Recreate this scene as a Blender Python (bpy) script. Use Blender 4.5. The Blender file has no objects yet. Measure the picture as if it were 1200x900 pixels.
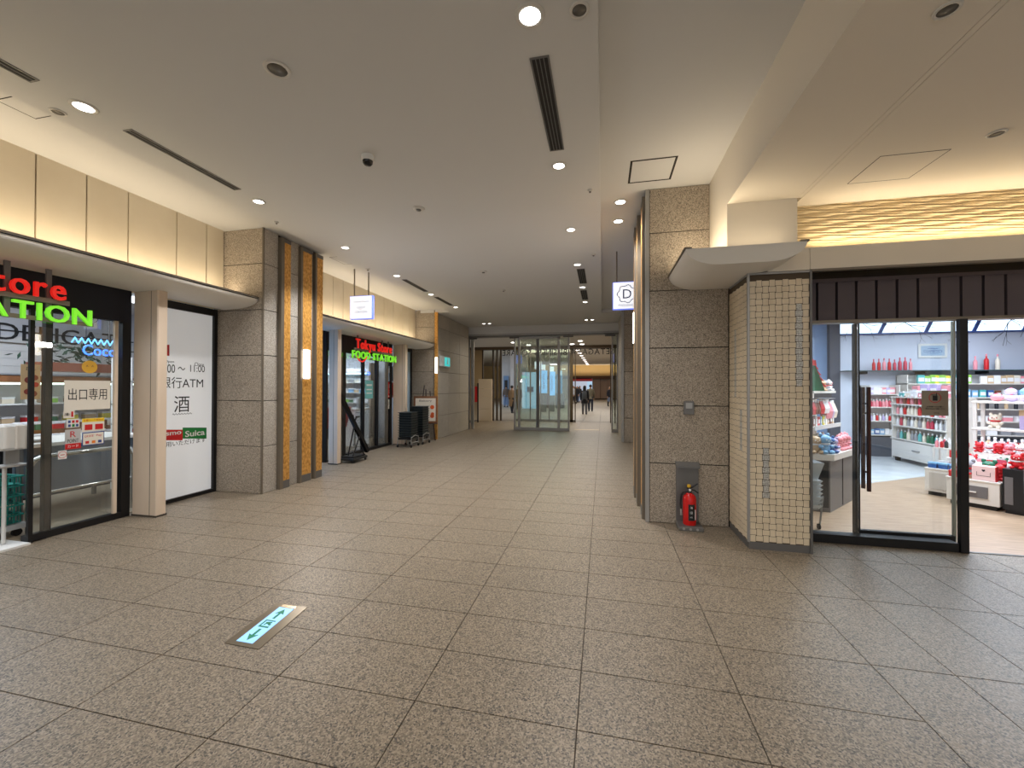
import bpy, math, random
from mathutils import Matrix, Vector
random.seed(7)
C = bpy.context.scene.collection
SC = bpy.context.scene
# ------------------------------------------------------------------ camera
CAM_H, YAW, PITCH = 1.568, 0.2178, 0.0081
cd = bpy.data.cameras.new('camera'); cam = bpy.data.objects.new('camera', cd); C.objects.link(cam)
cd.sensor_width = 36; cd.lens = 14.4; cd.clip_end = 200; cd.clip_start = .05
cam.matrix_world = Matrix.Translation((0, 0, CAM_H)) @ Matrix.Rotation(YAW, 4, 'Z') @ Matrix.Rotation(math.pi/2 + PITCH, 4, 'X') @ Matrix.Rotation(0.0027, 4, 'Z')
SC.camera = cam
SC.view_settings.view_transform = 'Standard'; SC.view_settings.look = 'None'
SC.view_settings.gamma = 1; SC.view_settings.exposure = 0.0
SC.view_settings.use_curve_mapping = False
# ------------------------------------------------------------------ world
W = bpy.data.worlds.new('world'); SC.world = W; W.use_nodes = True
W.node_tree.nodes['Background'].inputs[0].default_value = (.97, .98, 1.0, 1)
W.node_tree.nodes['Background'].inputs[1].default_value = .85
WARM = (1, .82, .57); SOFT = (1, .96, .91); NEUT = (1, .97, .93); COOL = (.76, .87, 1.0)

def lamp_area(loc, sx, sy, power, color, rot=(0, 0, 0), spread=math.pi):
    d = bpy.data.lights.new('area_light', 'AREA'); d.shape = 'RECTANGLE'; d.size = sx; d.size_y = sy
    d.energy = power; d.color = color; d.spread = spread
    o = bpy.data.objects.new('area_light', d); C.objects.link(o); o.location = loc; o.rotation_euler = rot
    return o
def lamp_spot(loc, power, color, angle=110, r=.05, rot=(0, 0, 0)):
    d = bpy.data.lights.new('spot_light', 'SPOT'); d.energy = power; d.color = color
    d.spot_size = math.radians(angle); d.spot_blend = .8; d.shadow_soft_size = r
    o = bpy.data.objects.new('spot_light', d); C.objects.link(o); o.location = loc; o.rotation_euler = rot
    return o
UP = (math.pi, 0, 0)
# warm strip lamps lying on top of the canopies and behind the fascia
lamp_area((-5.36, 2.5, 2.93), .08, 5.0, 26, WARM, UP)
lamp_area((-5.36, 8.9, 2.93), .08, 4.9, 25, WARM, UP)
lamp_area((1.45, 4.2, 2.9), .5, .1, .8, WARM, UP)
lamp_area((.98, 4.6, 2.9), .12, .7, 6, WARM, UP)
# one added uplight behind the viewpoint warms the right ceiling; no canopy stands there
lamp_area((1.5, -1.2, 2.9), .4, 3.0, 30, WARM, UP)
lamp_area((4.2, 4.475, 2.94), 4.4, .05, 15, WARM, UP)
# shop interiors
for x, y in ((3.6, 6.4), (6.0, 6.6), (4.6, 8.8), (7.4, 9.4)):
    lamp_area((x, y, 3.15), 1.2, 1.2, 105, COOL)
lamp_area((3.4, 5.6, 3.0), 1.4, .3, 26, NEUT)
lamp_area((-7.2, 3.2, 2.95), 1.6, 2.6, 110, COOL)
lamp_area((-7.4, 8.9, 2.95), 1.6, 3.0, 120, COOL)
# vestibule and the concourse beyond it
lamp_area((-2.1, 16.7, 3.42), 3.5, 1.6, 130, (1, .86, .64))
lamp_area((-1.5, 26, 4.45), 6, 8, 380, SOFT)
lamp_area((-1.5, 40, 4.45), 6, 12, 330, SOFT)
lamp_area((-14, 30, 4.4), 8, 8, 500, (.62, .80, 1.0))
lamp_area((-1, 55.0, 3.35), 14, .2, 90, WARM, UP)
# added fill lamps behind the camera, standing in for the unseen corridor's lighting
for x, y in ((-3.6, -1.2), (-.8, -1.6), (2.6, -1.0), (-2.2, -4), (1.5, -4), (5.0, .6)):
    lamp_area((x, y, 3.3),   .5, .5, 30, NEUT)

# ------------------------------------------------------------------ survey helpers: picture measurements -> metres on a known plane
F = 479.97
def ray(px, py):
    a = (px-600)/F; b = (450-py)/F
    cr, sr = math.cos(-.0027), math.sin(-.0027)
    a, b = cr*a+sr*b, -sr*a+cr*b
    cp, sp = math.cos(PITCH), math.sin(PITCH)
    d, u = cp-sp*b, sp+cp*b
    c, s = math.cos(-YAW), math.sin(-YAW)
    return (c*a+s*d, -s*a+c*d, u)
def onZ(px, py, z=0):
    r = ray(px, py); t = (z-CAM_H)/r[2]; return Vector((r[0]*t, r[1]*t, z))
def onX(px, py, X):
    r = ray(px, py); t = X/r[0]; return Vector((X, r[1]*t, CAM_H+r[2]*t))
def onY(px, py, Y):
    r = ray(px, py); t = Y/r[1]; return Vector((r[0]*t, Y, CAM_H+r[2]*t))

# ------------------------------------------------------------------ materials
def lin(c):
    return tuple(((v/255)/12.92 if v/255 <= .04045 else ((v/255+.055)/1.055)**2.4) for v in c)
_M = {}
def mat(name, rgb, rough=.6, metal=0, emit=0, spec=.5):
    if name in _M: return _M[name]
    m = bpy.data.materials.new(name); m.use_nodes = True; b = m.node_tree.nodes['Principled BSDF']
    c = lin(rgb); b.inputs['Base Color'].default_value = (*c, 1)
    b.inputs['Roughness'].default_value = rough; b.inputs['Metallic'].default_value = metal
    b.inputs['Specular IOR Level'].default_value = spec
    if emit:
        b.inputs['Emission Color'].default_value = (*c, 1); b.inputs['Emission Strength'].default_value = emit
    _M[name] = m; return m
def speckle(name, cols, scale, rough, bump=.0, big=None, rnd=.0):
    """granite: crystals from a voronoi cell colour run through a ramp, world-space"""
    m = mat(name, cols[0], rough); nt = m.node_tree; b = nt.nodes['Principled BSDF']
    g = nt.nodes.new('ShaderNodeNewGeometry')
    v = nt.nodes.new('ShaderNodeTexVoronoi'); v.inputs['Scale'].default_value = scale
    nt.links.new(g.outputs['Position'], v.inputs['Vector'])
    sep = nt.nodes.new('ShaderNodeSeparateColor'); nt.links.new(v.outputs['Color'], sep.inputs[0])
    r = nt.nodes.new('ShaderNodeValToRGB'); r.color_ramp.interpolation = 'CONSTANT'
    n = len(cols)
    while len(r.color_ramp.elements) < n: r.color_ramp.elements.new(.5)
    for i, c in enumerate(cols):
        r.color_ramp.elements[i].position = i/n; r.color_ramp.elements[i].color = (*lin(c), 1)
    nt.links.new(sep.outputs[0], r.inputs[0])
    out = r.outputs[0]
    nz = nt.nodes.new('ShaderNodeTexNoise'); nz.inputs['Scale'].default_value = big or 1.2; nz.inputs['Detail'].default_value = 4
    nt.links.new(g.outputs['Position'], nz.inputs['Vector'])
    mr = nt.nodes.new('ShaderNodeMapRange'); mr.inputs[3].default_value = .88; mr.inputs[4].default_value = 1.12
    nt.links.new(nz.outputs[0], mr.inputs[0])
    val = mr.outputs[0]
    if rnd:
        oi = nt.nodes.new('ShaderNodeObjectInfo'); m2 = nt.nodes.new('ShaderNodeMapRange')
        m2.inputs[3].default_value = 1-rnd; m2.inputs[4].default_value = 1+rnd
        nt.links.new(oi.outputs['Random'], m2.inputs[0])
        mu = nt.nodes.new('ShaderNodeMath'); mu.operation = 'MULTIPLY'
        nt.links.new(val, mu.inputs[0]); nt.links.new(m2.outputs[0], mu.inputs[1]); val = mu.outputs[0]
    vm = nt.nodes.new('ShaderNodeVectorMath'); vm.operation = 'SCALE'
    nt.links.new(out, vm.inputs[0]); nt.links.new(val, vm.inputs['Scale'])
    nt.links.new(vm.outputs[0], b.inputs['Base Color'])
    if bump:
        bp = nt.nodes.new('ShaderNodeBump'); bp.inputs['Strength'].default_value = bump; bp.inputs['Distance'].default_value = .002
        nt.links.new(sep.outputs[1], bp.inputs['Height']); nt.links.new(bp.outputs[0], b.inputs['Normal'])
    return m
def noisy(name, c1, c2, scale, rough, stretch=(1, 1, 1), metal=0, bump=0):
    m = mat(name, c1, rough, metal); nt = m.node_tree; b = nt.nodes['Principled BSDF']
    g = nt.nodes.new('ShaderNodeNewGeometry'); mp = nt.nodes.new('ShaderNodeMapping'); mp.inputs['Scale'].default_value = stretch
    nz = nt.nodes.new('ShaderNodeTexNoise'); nz.inputs['Scale'].default_value = scale; nz.inputs['Detail'].default_value = 5
    r = nt.nodes.new('ShaderNodeValToRGB'); r.color_ramp.elements[0].position = .3; r.color_ramp.elements[1].position = .7
    r.color_ramp.elements[0].color = (*lin(c1), 1); r.color_ramp.elements[1].color = (*lin(c2), 1)
    nt.links.new(g.outputs['Position'], mp.inputs[0]); nt.links.new(mp.outputs[0], nz.inputs[0])
    nt.links.new(nz.outputs[0], r.inputs[0]); nt.links.new(r.outputs[0], b.inputs['Base Color'])
    if bump:
        bp = nt.nodes.new('ShaderNodeBump'); bp.inputs['Strength'].default_value = bump; bp.inputs['Distance'].default_value = .01
        nt.links.new(nz.outputs[0], bp.inputs['Height']); nt.links.new(bp.outputs[0], b.inputs['Normal'])
    return m
def glass(name, tint=(.96, .98, .97), refl=.10):
    if name in _M: return _M[name]
    m = bpy.data.materials.new(name); m.use_nodes = True; nt = m.node_tree; nt.nodes.clear()
    o = nt.nodes.new('ShaderNodeOutputMaterial'); mx = nt.nodes.new('ShaderNodeMixShader')
    t = nt.nodes.new('ShaderNodeBsdfTransparent'); t.inputs[0].default_value = (*tint, 1)
    gl = nt.nodes.new('ShaderNodeBsdfGlossy'); gl.inputs['Roughness'].default_value = .02
    fr = nt.nodes.new('ShaderNodeLayerWeight'); fr.inputs[0].default_value = .35
    mr = nt.nodes.new('ShaderNodeMapRange'); mr.inputs[3].default_value = refl*.5; mr.inputs[4].default_value = .7
    nt.links.new(fr.outputs['Fresnel'], mr.inputs[0]); nt.links.new(mr.outputs[0], mx.inputs[0])
    nt.links.new(t.outputs[0], mx.inputs[1]); nt.links.new(gl.outputs[0], mx.inputs[2]); nt.links.new(mx.outputs[0], o.inputs[0])
    _M[name] = m; return m

FLOOR = speckle('floor_granite', [(136,123,105),(120,109,93),(148,135,117),(100,91,79),(131,118,101),(114,103,89),(154,141,124),(76,70,63)], 140, .42, .10, 1.0, .025)
FLOORL = speckle('threshold_granite', [(170,160,144),(156,146,131),(182,172,156),(140,131,118)], 150, .45, 0, 1.0, .02)
GRAN = speckle('wall_granite', [(172,160,144),(154,143,128),(188,176,160),(132,122,110),(165,153,138),(144,134,121),(178,166,150),(112,104,94)], 140, .62, .2, 2.2, .03)
GRAN2 = speckle('grey_granite', [(184,178,168),(168,162,153),(198,192,182),(142,136,128),(176,169,160),(158,152,143)], 150, .62, .15, 2.2, .05)
WHITE = mat('ceiling_paint', (208,208,207), .9, spec=.2)
CREAM = mat('cream_paint', (228,220,206), .85, spec=.2)
PANEL = noisy('cream_panel', (206,194,172), (216,206,186), 1.6, .6)
FINM = mat('bronze_fin', (128,119,106), .45, .5)
STEEL = mat('brushed_steel', (165,164,162), .4, .5)
STEELD = mat('dark_steel', (112,111,110), .45, .4)
GOLD = noisy('hammered_gold', (186,124,48), (244,190,104), 30, .4, (1, 1, .7), .3, 1.0)
BLACK = mat('black_frame', (22,22,25), .45, .2)
BLACKP = mat('black_plastic', (26,27,30), .4)
NAVY = mat('dark_header', (88,80,86), .7)
NAVY2 = mat('navy_header', (20,22,36), .7)
GROUT = mat('grout', (74,66,58), .9)
GROUTD = mat('dark_joint', (44,40,36), .9)
TILE = noisy('cream_tile', (214,198,170), (230,215,188), 9, .38)
GLIT = noisy('mirror_mosaic', (120,120,116), (250,248,240), 160, .4, (1, 1, 1), .4)  # noise paints the mirror sparkle into the colour as bright and dark specks
GLASS = glass('clear_glass')
GLASSD = glass('door_glass', (.87, .93, .90), .22)
POST = noisy('pinkish_stone', (214,194,172), (228,210,190), 3, .55, (1, 1, .3))
CANO = mat('canopy_paint', (228,224,216), .5)
WHT = mat('white_plastic', (226,226,224), .35)
WHTGLOW = mat('white_glow_board', (214,216,218), .5, emit=.34)  # emission stands in for interior light coming through the window film
LACQ = mat('white_lacquer', (228,222,214), .35)
GREYC = mat('grey_cabinet', (112,108,108), .5)
WOODB = noisy('brown_wood', (112,70,40), (146,96,58), 6, .5, (1, 1, .15))
WALNUT = mat('walnut_handle', (62,26,18), .4)
REDE = mat('red_letters', (232,34,26), .4, emit=.55)
GRNE = mat('green_letters', (124,226,48), .4, emit=.55)
LAMP = mat('lamp_lens', (255,250,240), .3, emit=9)
LAMPD = mat('lamp_unlit', (96,92,84), .3)
DARK = mat('vent_dark', (30,28,26), .8)
SIGNW = mat('sign_white', (246,248,255), .4, emit=.85)
BLUEED = mat('sign_blue_edge', (110,130,235), .4, emit=.9)
INK = mat('ink_black', (26,26,28), .6)
INKB = mat('ink_blue', (58,76,140), .5)
INKG = mat('ink_pale', (128,138,176), .5)
RED = mat('red_print', (196,30,34), .5)
GREEN = mat('green_print', (24,126,58), .5)
PAPER = mat('paper', (226,220,208), .7)
TEAL = mat('teal_plastic', (24,128,118), .4)

# ------------------------------------------------------------------ mesh builder
class MB:
    def __init__(s, xf=None): s.v = []; s.f = []; s.sm = []; s.xf = xf
    def add(s, vs, fs, smooth=False):
        o = len(s.v)
        s.v += [Vector(p) for p in vs]; s.f += [tuple(i+o for i in f) for f in fs]; s.sm += [smooth]*len(fs); return s
    def box(s, x0, x1, y0, y1, z0, z1, b=0):
        if x0 > x1: x0, x1 = x1, x0
        if y0 > y1: y0, y1 = y1, y0
        if z0 > z1: z0, z1 = z1, z0
        if b <= 0:
            vs = [(x, y, z) for z in (z0, z1) for x, y in ((x0, y0), (x1, y0), (x1, y1), (x0, y1))]
            return s.add(vs, [(3, 2, 1, 0), (4, 5, 6, 7), (0, 1, 5, 4), (1, 2, 6, 5), (2, 3, 7, 6), (3, 0, 4, 7)])
        b = min(b, (x1-x0)*.45, (y1-y0)*.45, (z1-z0)*.45)
        def ring(z, q): return [(x0+q, y0, z), (x1-q, y0, z), (x1, y0+q, z), (x1, y1-q, z), (x1-q, y1, z), (x0+q, y1, z), (x0, y1-q, z), (x0, y0+q, z)]
        def ringi(z): return [(x0+b*1.2, y0+b, z), (x1-b*1.2, y0+b, z), (x1-b, y0+b*1.2, z), (x1-b, y1-b*1.2, z), (x1-b*1.2, y1-b, z), (x0+b*1.2, y1-b, z), (x0+b, y1-b*1.2, z), (x0+b, y0+b*1.2, z)]
        vs = ringi(z0)+ring(z0+b, b)+ring(z1-b, b)+ringi(z1)
        fs = [tuple(range(7, -1, -1)), tuple(range(24, 32))]
        for k in range(3):
            for i in range(8): j = (i+1) % 8; fs.append((k*8+i, k*8+j, k*8+8+j, k*8+8+i))
        return s.add(vs, fs)
    def prism(s, poly, h0, h1, axis='z'):
        n = len(poly)
        def P(a, b, h): return {'z': (a, b, h), 'y': (a, h, b), 'x': (h, a, b)}[axis]
        vs = [P(a, b, h0) for a, b in poly]+[P(a, b, h1) for a, b in poly]
        fs = [tuple(range(n-1, -1, -1)), tuple(range(n, 2*n))]+[(i, (i+1) % n, n+(i+1) % n, n+i) for i in range(n)]
        return s.add(vs, fs)
    def cyl(s, p0, p1, r0, r1=None, n=12, caps=True, smooth=True):
        r1 = r0 if r1 is None else r1
        p0, p1 = Vector(p0), Vector(p1); d = (p1-p0).normalized()
        a = d.orthogonal().normalized(); b = d.cross(a)
        vs = [p0+(a*math.cos(t)+b*math.sin(t))*r0 for t in [2*math.pi*i/n for i in range(n)]]
        vs += [p1+(a*math.cos(t)+b*math.sin(t))*r1 for t in [2*math.pi*i/n for i in range(n)]]
        s.add(vs, [(i, (i+1) % n, n+(i+1) % n, n+i) for i in range(n)], smooth)
        if caps: s.add(vs[:n], [tuple(range(n-1, -1, -1))]); s.add(vs[n:], [tuple(range(n))])
        return s
    def tube(s, pts, r, n=8):
        for a, b in zip(pts[:-1], pts[1:]): s.cyl(a, b, r, n=n)
        for p in pts[1:-1]: s.ball(p, r, r, r, 6, 4)
        return s
    def lathe(s, c, prof, n=12, smooth=True):
        cx, cy, cz = c; vs = []; fs = []
        for r, z in prof: vs += [(cx+r*math.cos(2*math.pi*i/n), cy+r*math.sin(2*math.pi*i/n), cz+z) for i in range(n)]
        for k in range(len(prof)-1):
            for i in range(n): j = (i+1) % n; fs.append((k*n+i, k*n+j, k*n+n+j, k*n+n+i))
        s.add(vs, fs, smooth); m = len(prof)
        if prof[0][0] > 1e-4: s.add(vs[:n], [tuple(range(n-1, -1, -1))])
        if prof[-1][0] > 1e-4: s.add(vs[-n:], [tuple(range(n))])
        return s
    def ball(s, c, rx, ry, rz, n=10, m=6):
        cx, cy, cz = c; vs = []; fs = []
        for k in range(m+1):
            t = math.pi*k/m
            vs += [(cx+rx*math.sin(t)*math.cos(2*math.pi*i/n), cy+ry*math.sin(t)*math.sin(2*math.pi*i/n), cz-rz*math.cos(t)) for i in range(n)]
        for k in range(m):
            for i in range(n): j = (i+1) % n; fs.append((k*n+i, k*n+j, k*n+n+j, k*n+n+i))
        return s.add(vs, fs, True)
ORG = {}
ORD = ['first', 'second', 'third', 'fourth', 'fifth', 'sixth', 'seventh', 'eighth', 'ninth', 'tenth', 'eleventh', 'twelfth', 'thirteenth', 'fourteenth', 'fifteenth', 'sixteenth', 'seventeenth', 'eighteenth', 'nineteenth', 'twentieth', 'twenty-first', 'twenty-second', 'twenty-third', 'twenty-fourth']
def mesh_of(mb, name, org, m):
    me = bpy.data.meshes.new(name); o = Vector(org)
    vs = [(mb.xf @ v if mb.xf else v)-o for v in mb.v]
    me.from_pydata(vs, [], mb.f); me.polygons.foreach_set('use_smooth', mb.sm)
    me.materials.append(m); me.update(); return me
def link(o, parent=None):
    C.objects.link(o)
    if parent is not None: o.parent = parent
    return o
def part(name, mb, m, parent, label=None, kind=None):
    """a mesh child, built in the coordinates its top thing is built in"""
    org = ORG.get(parent.name, Vector((0, 0, 0)))
    o = bpy.data.objects.new(name, mesh_of(mb, name, org, m)); link(o, parent); ORG[o.name] = org
    if label: o['label'] = label
    if kind: o['kind'] = kind
    return o
def solo(name, mb, m, label=None, cat=None, group=None, kind=None, org=None):
    if org is None:
        P = [(mb.xf @ v if mb.xf else v) for v in mb.v]
        org = Vector(((min(p.x for p in P)+max(p.x for p in P))/2, (min(p.y for p in P)+max(p.y for p in P))/2, min(p.z for p in P)))
    o = bpy.data.objects.new(name, mesh_of(mb, name, org, m)); link(o); o.location = org; ORG[o.name] = Vector(org)
    if label: o['label'] = label
    if cat: o['category'] = cat
    if group: o['group'] = group
    if kind: o['kind'] = kind
    return o
def struct(name, mb, m): return solo(name, mb, m, kind='structure')
def thing(name, label, cat, loc=(0, 0, 0), rz=0, group=None, kind=None, local=False):
    o = bpy.data.objects.new(name, None); link(o); o.location = loc; o.rotation_euler = (0, 0, rz); o.empty_display_size = .1
    ORG[o.name] = Vector((0, 0, 0)) if local else Vector(loc)
    if kind: o['kind'] = kind
    else: o['label'] = label; o['category'] = cat
    if group: o['group'] = group
    return o
def dup(o, loc=None, rz=None, label=None, group=None, parent=None):
    c = o.copy(); C.objects.link(c)
    if parent is not None: c.parent = parent
    for ch in list(o.children): dup(ch, parent=c)
    if loc is not None: c.location = loc
    if rz is not None: c.rotation_euler = (0, 0, rz)
    if label: c['label'] = label
    if group: c['group'] = group
    return c
_T = {}
def tmesh(s, ext, off):
    k = (s, ext, off)
    if k not in _T:
        cu = bpy.data.curves.new('t', 'FONT'); cu.body = s; cu.size = 1; cu.extrude = ext; cu.offset = off; cu.resolution_u = 3
        o = bpy.data.objects.new('t', cu); me = bpy.data.meshes.new_from_object(o)
        _T[k] = ([v.co.copy() for v in me.vertices], [tuple(p.vertices) for p in me.polygons])
        bpy.data.objects.remove(o); bpy.data.meshes.remove(me)
    return _T[k]
def text_mb(s, c, u, v, w, h, depth=.004, off=0, mb=None):
    """string as real letter geometry, centre c, filling w x h along unit vectors u (right) and v (up)"""
    vs, fs = tmesh(s, .05, off); c, u, v = Vector(c), Vector(u), Vector(v); n = u.cross(v)
    if not vs: return mb or MB()
    xs = [p.x for p in vs]; ys = [p.y for p in vs]; x0, x1, y0, y1 = min(xs), max(xs), min(ys), max(ys)
    if w is None: w = (x1-x0)*h/(y1-y0)
    sx, sy = w/(x1-x0), h/(y1-y0)
    mb = mb or MB()
    return mb.add([c+u*((p.x-(x0+x1)/2)*sx)+v*((p.y-(y0+y1)/2)*sy)+n*(p.z*depth*10) for p in vs], fs)
def letters(s, a, b, z0, z1, m, parent, depth=.04, off=.015, name='letter', v=(0, 0, 1), lift=0):
    """a word as separate letters between points a and b"""
    a, b = Vector(a), Vector(b); u = (b-a).normalized(); L = (b-a).length
    ws = []
    for ch in s:
        vs, _ = tmesh(ch, .05, off) if ch != ' ' else ([], [])
        ws.append((min(p.x for p in vs), max(p.x for p in vs), min(p.y for p in vs), max(p.y for p in vs)) if vs else (0, .25, 0, 0))
    gap = .12; tot = sum(w[1]-w[0] for w in ws)+gap*(len(s)-1); k = L/tot; x = 0
    ymin, ymax = 0, max(w[3] for w in ws); ky = (z1-z0)/ymax
    for ch, w in zip(s, ws):
        if ch != ' ':
            h = (w[3]-w[2])*ky; zc = z0+(w[2]+w[3])/2*ky
            cc = a+u*((x+(w[1]-w[0])/2)*k); cc.z = zc
            part(name, text_mb(ch, cc, u, v, (w[1]-w[0])*k, h, depth, off), m, parent)
        x += w[1]-w[0]+gap

# ================================================================== THE SHELL
# floor: granite slabs 0.8 x 0.4, one object each near the camera
GX, GY, DX, DY = -.114, 1.908, .8, .4055
fl = struct('floor', MB().box(-5.75, 7.4, -7, 19.2, -.2, -.008), GROUT)
g = .003
base_tile = MB().box(-DX/2+g, DX/2-g, -DY/2+g, DY/2-g, -.02, 0)
tme = mesh_of(base_tile, 'floor_slab', (0, 0, 0), FLOOR)
narrow = MB().box(-.2+g, .2-g, -.405+g, .405-g, -.02, 0)
nme = mesh_of(narrow, 'floor_slab', (0, 0, 0), FLOOR)
FO = ORG[fl.name]
for j in range(-1, 14):
    for i in range(-7, 2):
        o = bpy.data.objects.new('floor_slab', tme); link(o, fl)
        o.location = Vector((GX+DX*(i+.5), GY+DY*(j+.5), 0))-FO
for j in range(-1, 4):
    for i in range(0, 13):
        o = bpy.data.objects.new('floor_slab', nme); link(o, fl)
        o.location = Vector((1.486+.4*(i+.5)+.0, 1.911+.811*(j+.5)-.0, 0))-FO
rest = MB()
for j in range(-22, 43):
    if -1 <= j < 14: continue
    for i in range(-7, 2 if j > 0 else 16):
        x0 = GX+DX*i; y0 = GY+DY*j
        if x0 > 7: continue
        rest.box(x0+g, x0+DX-g, y0+g, y0+DY-g, -.02, 0)
for i in range(9): rest.box(1.486+.8*i+g, 2.286+.8*i-g, 1.10-.4+g, 1.10-g, -.02, 0)
part('floor_slabs', rest, FLOOR, fl, kind='stuff')
# concourse floor
cf = struct('floor', MB().box(-26, 12, 19.2, 60, -.2, -.008), GROUT)
r2 = MB()
for j in range(12):
    for i in range(-9, 4): r2.box(GX+.8*i+g*2, GX+.8*i+.8-g*2, 19.2+.8*j+g*2, 20-g*2+.8*j, -.02, 0)
r2.box(-26, -7.33, 19.2, 60, -.02, 0); r2.box(3.1, 12, 19.2, 60, -.02, 0); r2.box(-7.3, 3.08, 28.82, 60, -.02, 0)
part('floor_slabs', r2, FLOORL, cf, kind='stuff')

# ceilings
H1, H2, H3 = 3.81, 3.9, 3.37
XL, XR = -4.47, -.03
ce = struct('ceiling', MB().box(XL, XR, -7, 12.5, H1, 4.1), WHITE)
struct('ceiling', MB().box(-5.75, XL+.0, -7, 11.52, H2, 4.1), WHITE)
struct('ceiling', MB().box(XR, 1.19, -7, 12.5, H2, 4.1), WHITE)
struct('ceiling', MB().box(-5.3, .7, 12.5, 14.6, H1, 4.1).box(-5.4, XL, 11.52, 12.5, H1, 4.1), WHITE)
sof = struct('ceiling', MB().box(1.19, 1.80, -7, 4.36, H3, 4.1).box(1.803, 1.838, -7, 4.36, H3, 4.1).box(1.841, 7.4, -7, 4.6, H3, 4.1), CREAM)
struct('trim', MB().box(1.80, 1.803, -7, 4.36, H3+.003, H3+.02).box(1.838, 1.841, -7, 4.36, H3+.003, H3+.02), GROUTD)
# block between soffit and the short canopy, back to the pillar
struct('wall_right', MB().box(1.19, 1.80, 4.36, 5.2, 2.86, 4.1), CREAM)

# left upper wall: cream panels with lit gaps
def upper_wall(joints, y0, y1, nm='wall_left'):
    w = struct(nm, MB().box(-5.75, -5.585, y0, y1, 2.74, 4.0), mat('joint_cream', (226,196,140), .8))
    ys = [y0]+joints+[y1]
    for a, b in zip(ys[:-1], ys[1:]):
        part('wall_panel', MB().box(-5.585, -5.55, a+.007, b-.007, 2.74, 3.9), PANEL, w)
upper_wall([-.6, .5, 1.2, 1.95]+[onX(x, 300, -5.55).y for x in (41, 101, 150, 207, 242)], -1.5, 5.05)
upper_wall([onX(x, 370, -5.55).y for x in (390, 402, 430, 440, 450, 461, 472, 480, 485)], 6.28, 11.5)

# ------------------------------------------------------------------ granite pillars
JZ = [0, .69, 1.36, 2.03, 2.70, 3.38, 3.9]
def slabs(par, x0, x1, y0, y1, axis, xs, m, zs=JZ, t=.02, out=1):
    """stone slabs on a face; axis 'y' = face looking along y at y0, spans xs in x"""
    for a, b in zip(xs[:-1], xs[1:]):
        for z0, z1 in zip(zs[:-1], zs[1:]):
            mb = MB()
            if axis == 'y': mb.box(a+.004, b-.004, y0, y0+out*t, z0+.005, z1-.005, .002)
            else: mb.box(x0, x0+out*t, a+.005, b-.005, z0+.005, z1-.005, .002)
            part('stone_panel', mb, m, par)
p1 = thing('stone_pillar', 'broad speckled granite pillar with three gold strips, left of the corridor in front', 'pillar', (-5.25, 5.65, 0))
part('core', MB().box(-5.73, -4.875, 5.075, 6.26, 0, 3.9), GROUTD, p1)
slabs(p1, 0, 0, 5.055, 0, 'y', [-5.73, -4.87], GRAN)
slabs(p1, -4.875, 0, 0, 0, 'x', [5.07, 5.34], GRAN2, out=1)
slabs(p1, -4.875, 0, 0, 0, 'x', [5.56, 5.80], GRAN2, out=1)
slabs(p1, -4.875, 0, 0, 0, 'x', [6.04, 6.12], GRAN2, out=1)
part('corner_trim', MB().box(-4.872, -4.848, 5.047, 5.072, 0, 3.9), FINM, p1)
def gold_strip(par, x, s, y0, yf, y1, proud=.05):
    part('metal_fin', MB().box(x-.02*s, x+(proud+.01)*s, y0, yf, 0, 3.86), FINM, par)
    part('gold_strip', MB().box(x-.02*s, x+proud*s, yf, y1, .12, 3.80), GOLD, par)
    part('base_plate', MB().box(x-.02*s, x+(proud+.004)*s, yf, y1, 0, .12), STEELD, par)
    part('top_cap', MB().box(x-.02*s, x+(proud+.004)*s, yf, y1, 3.80, 3.86), STEELD, par)
gold_strip(p1, -4.855, 1, 5.34, 5.40, 5.54)
gold_strip(p1, -4.855, 1, 5.76, 5.80, 6.02)
gold_strip(p1, -4.855, 1, 6.10, 6.14, 6.30)
sc1 = thing('wall_sconce', 'tall white glowing light bar on the middle gold strip of the front left pillar', 'light', (-4.77, 5.87, 1.7))
part('diffuser', MB().box(-4.80, -4.755, 5.81, 5.94, 1.70, 2.18, .012), mat('sconce_glow', (255,240,218), .4, emit=5), sc1)
part('back_plate', MB().box(-4.806, -4.80, 5.80, 5.95, 1.69, 2.19), STEELD, sc1)
lamp_area((-4.70, 5.87, 1.94), .1, .45, 18, SOFT, (0, -math.pi/2, 0))

p2 = thing('stone_pillar', 'speckled granite pillar right of the corridor, extinguisher at its foot', 'pillar', (1.0, 5.7, 0))
part('core', MB().box(.52, 1.9, 5.06, 6.36, 0, 3.9), GROUTD, p2)
slabs(p2, 0, 0, 5.035, 0, 'y', [.535, 1.388], GRAN, zs=[0, .69, 1.36, 2.03, 2.70])
slabs(p2, 0, 0, 5.035, 0, 'y', [.535, 1.19], GRAN, zs=[2.70, 3.38, 3.9])
for a, b in ((5.06, 5.12), (5.40, 5.66), (5.90, 6.08)): slabs(p2, .52, 0, 0, 0, 'x', [a, b], GRAN2, out=-1)
part('corner_trim', MB().box(.49, .533, 5.028, 5.06, 0, 3.9), STEEL, p2, label='light brushed metal corner trim')
gold_strip(p2, .50, -1, 5.12, 5.16, 5.38, .03)
gold_strip(p2, .50, -1, 5.66, 5.70, 5.88, .045)
gold_strip(p2, .50, -1, 6.08, 6.12, 6.34, .05)
sc2 = thing('wall_sconce', 'thin edge-on glowing light bar behind the right pillar, below the round logo sign', 'light', (.41, 6.0, 1.7))
part('diffuser', MB().box(.434, .448, 6.15, 6.30, 2.22, 2.66, .004), _M['sconce_glow'], sc2)
part('back_plate', MB().box(.448, .450, 6.14, 6.31, 2.21, 2.67), STEELD, sc2)
lamp_area((.36, 6.25, 2.44), .1, .45, 6, SOFT, (0, math.pi/2, 0))
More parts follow.
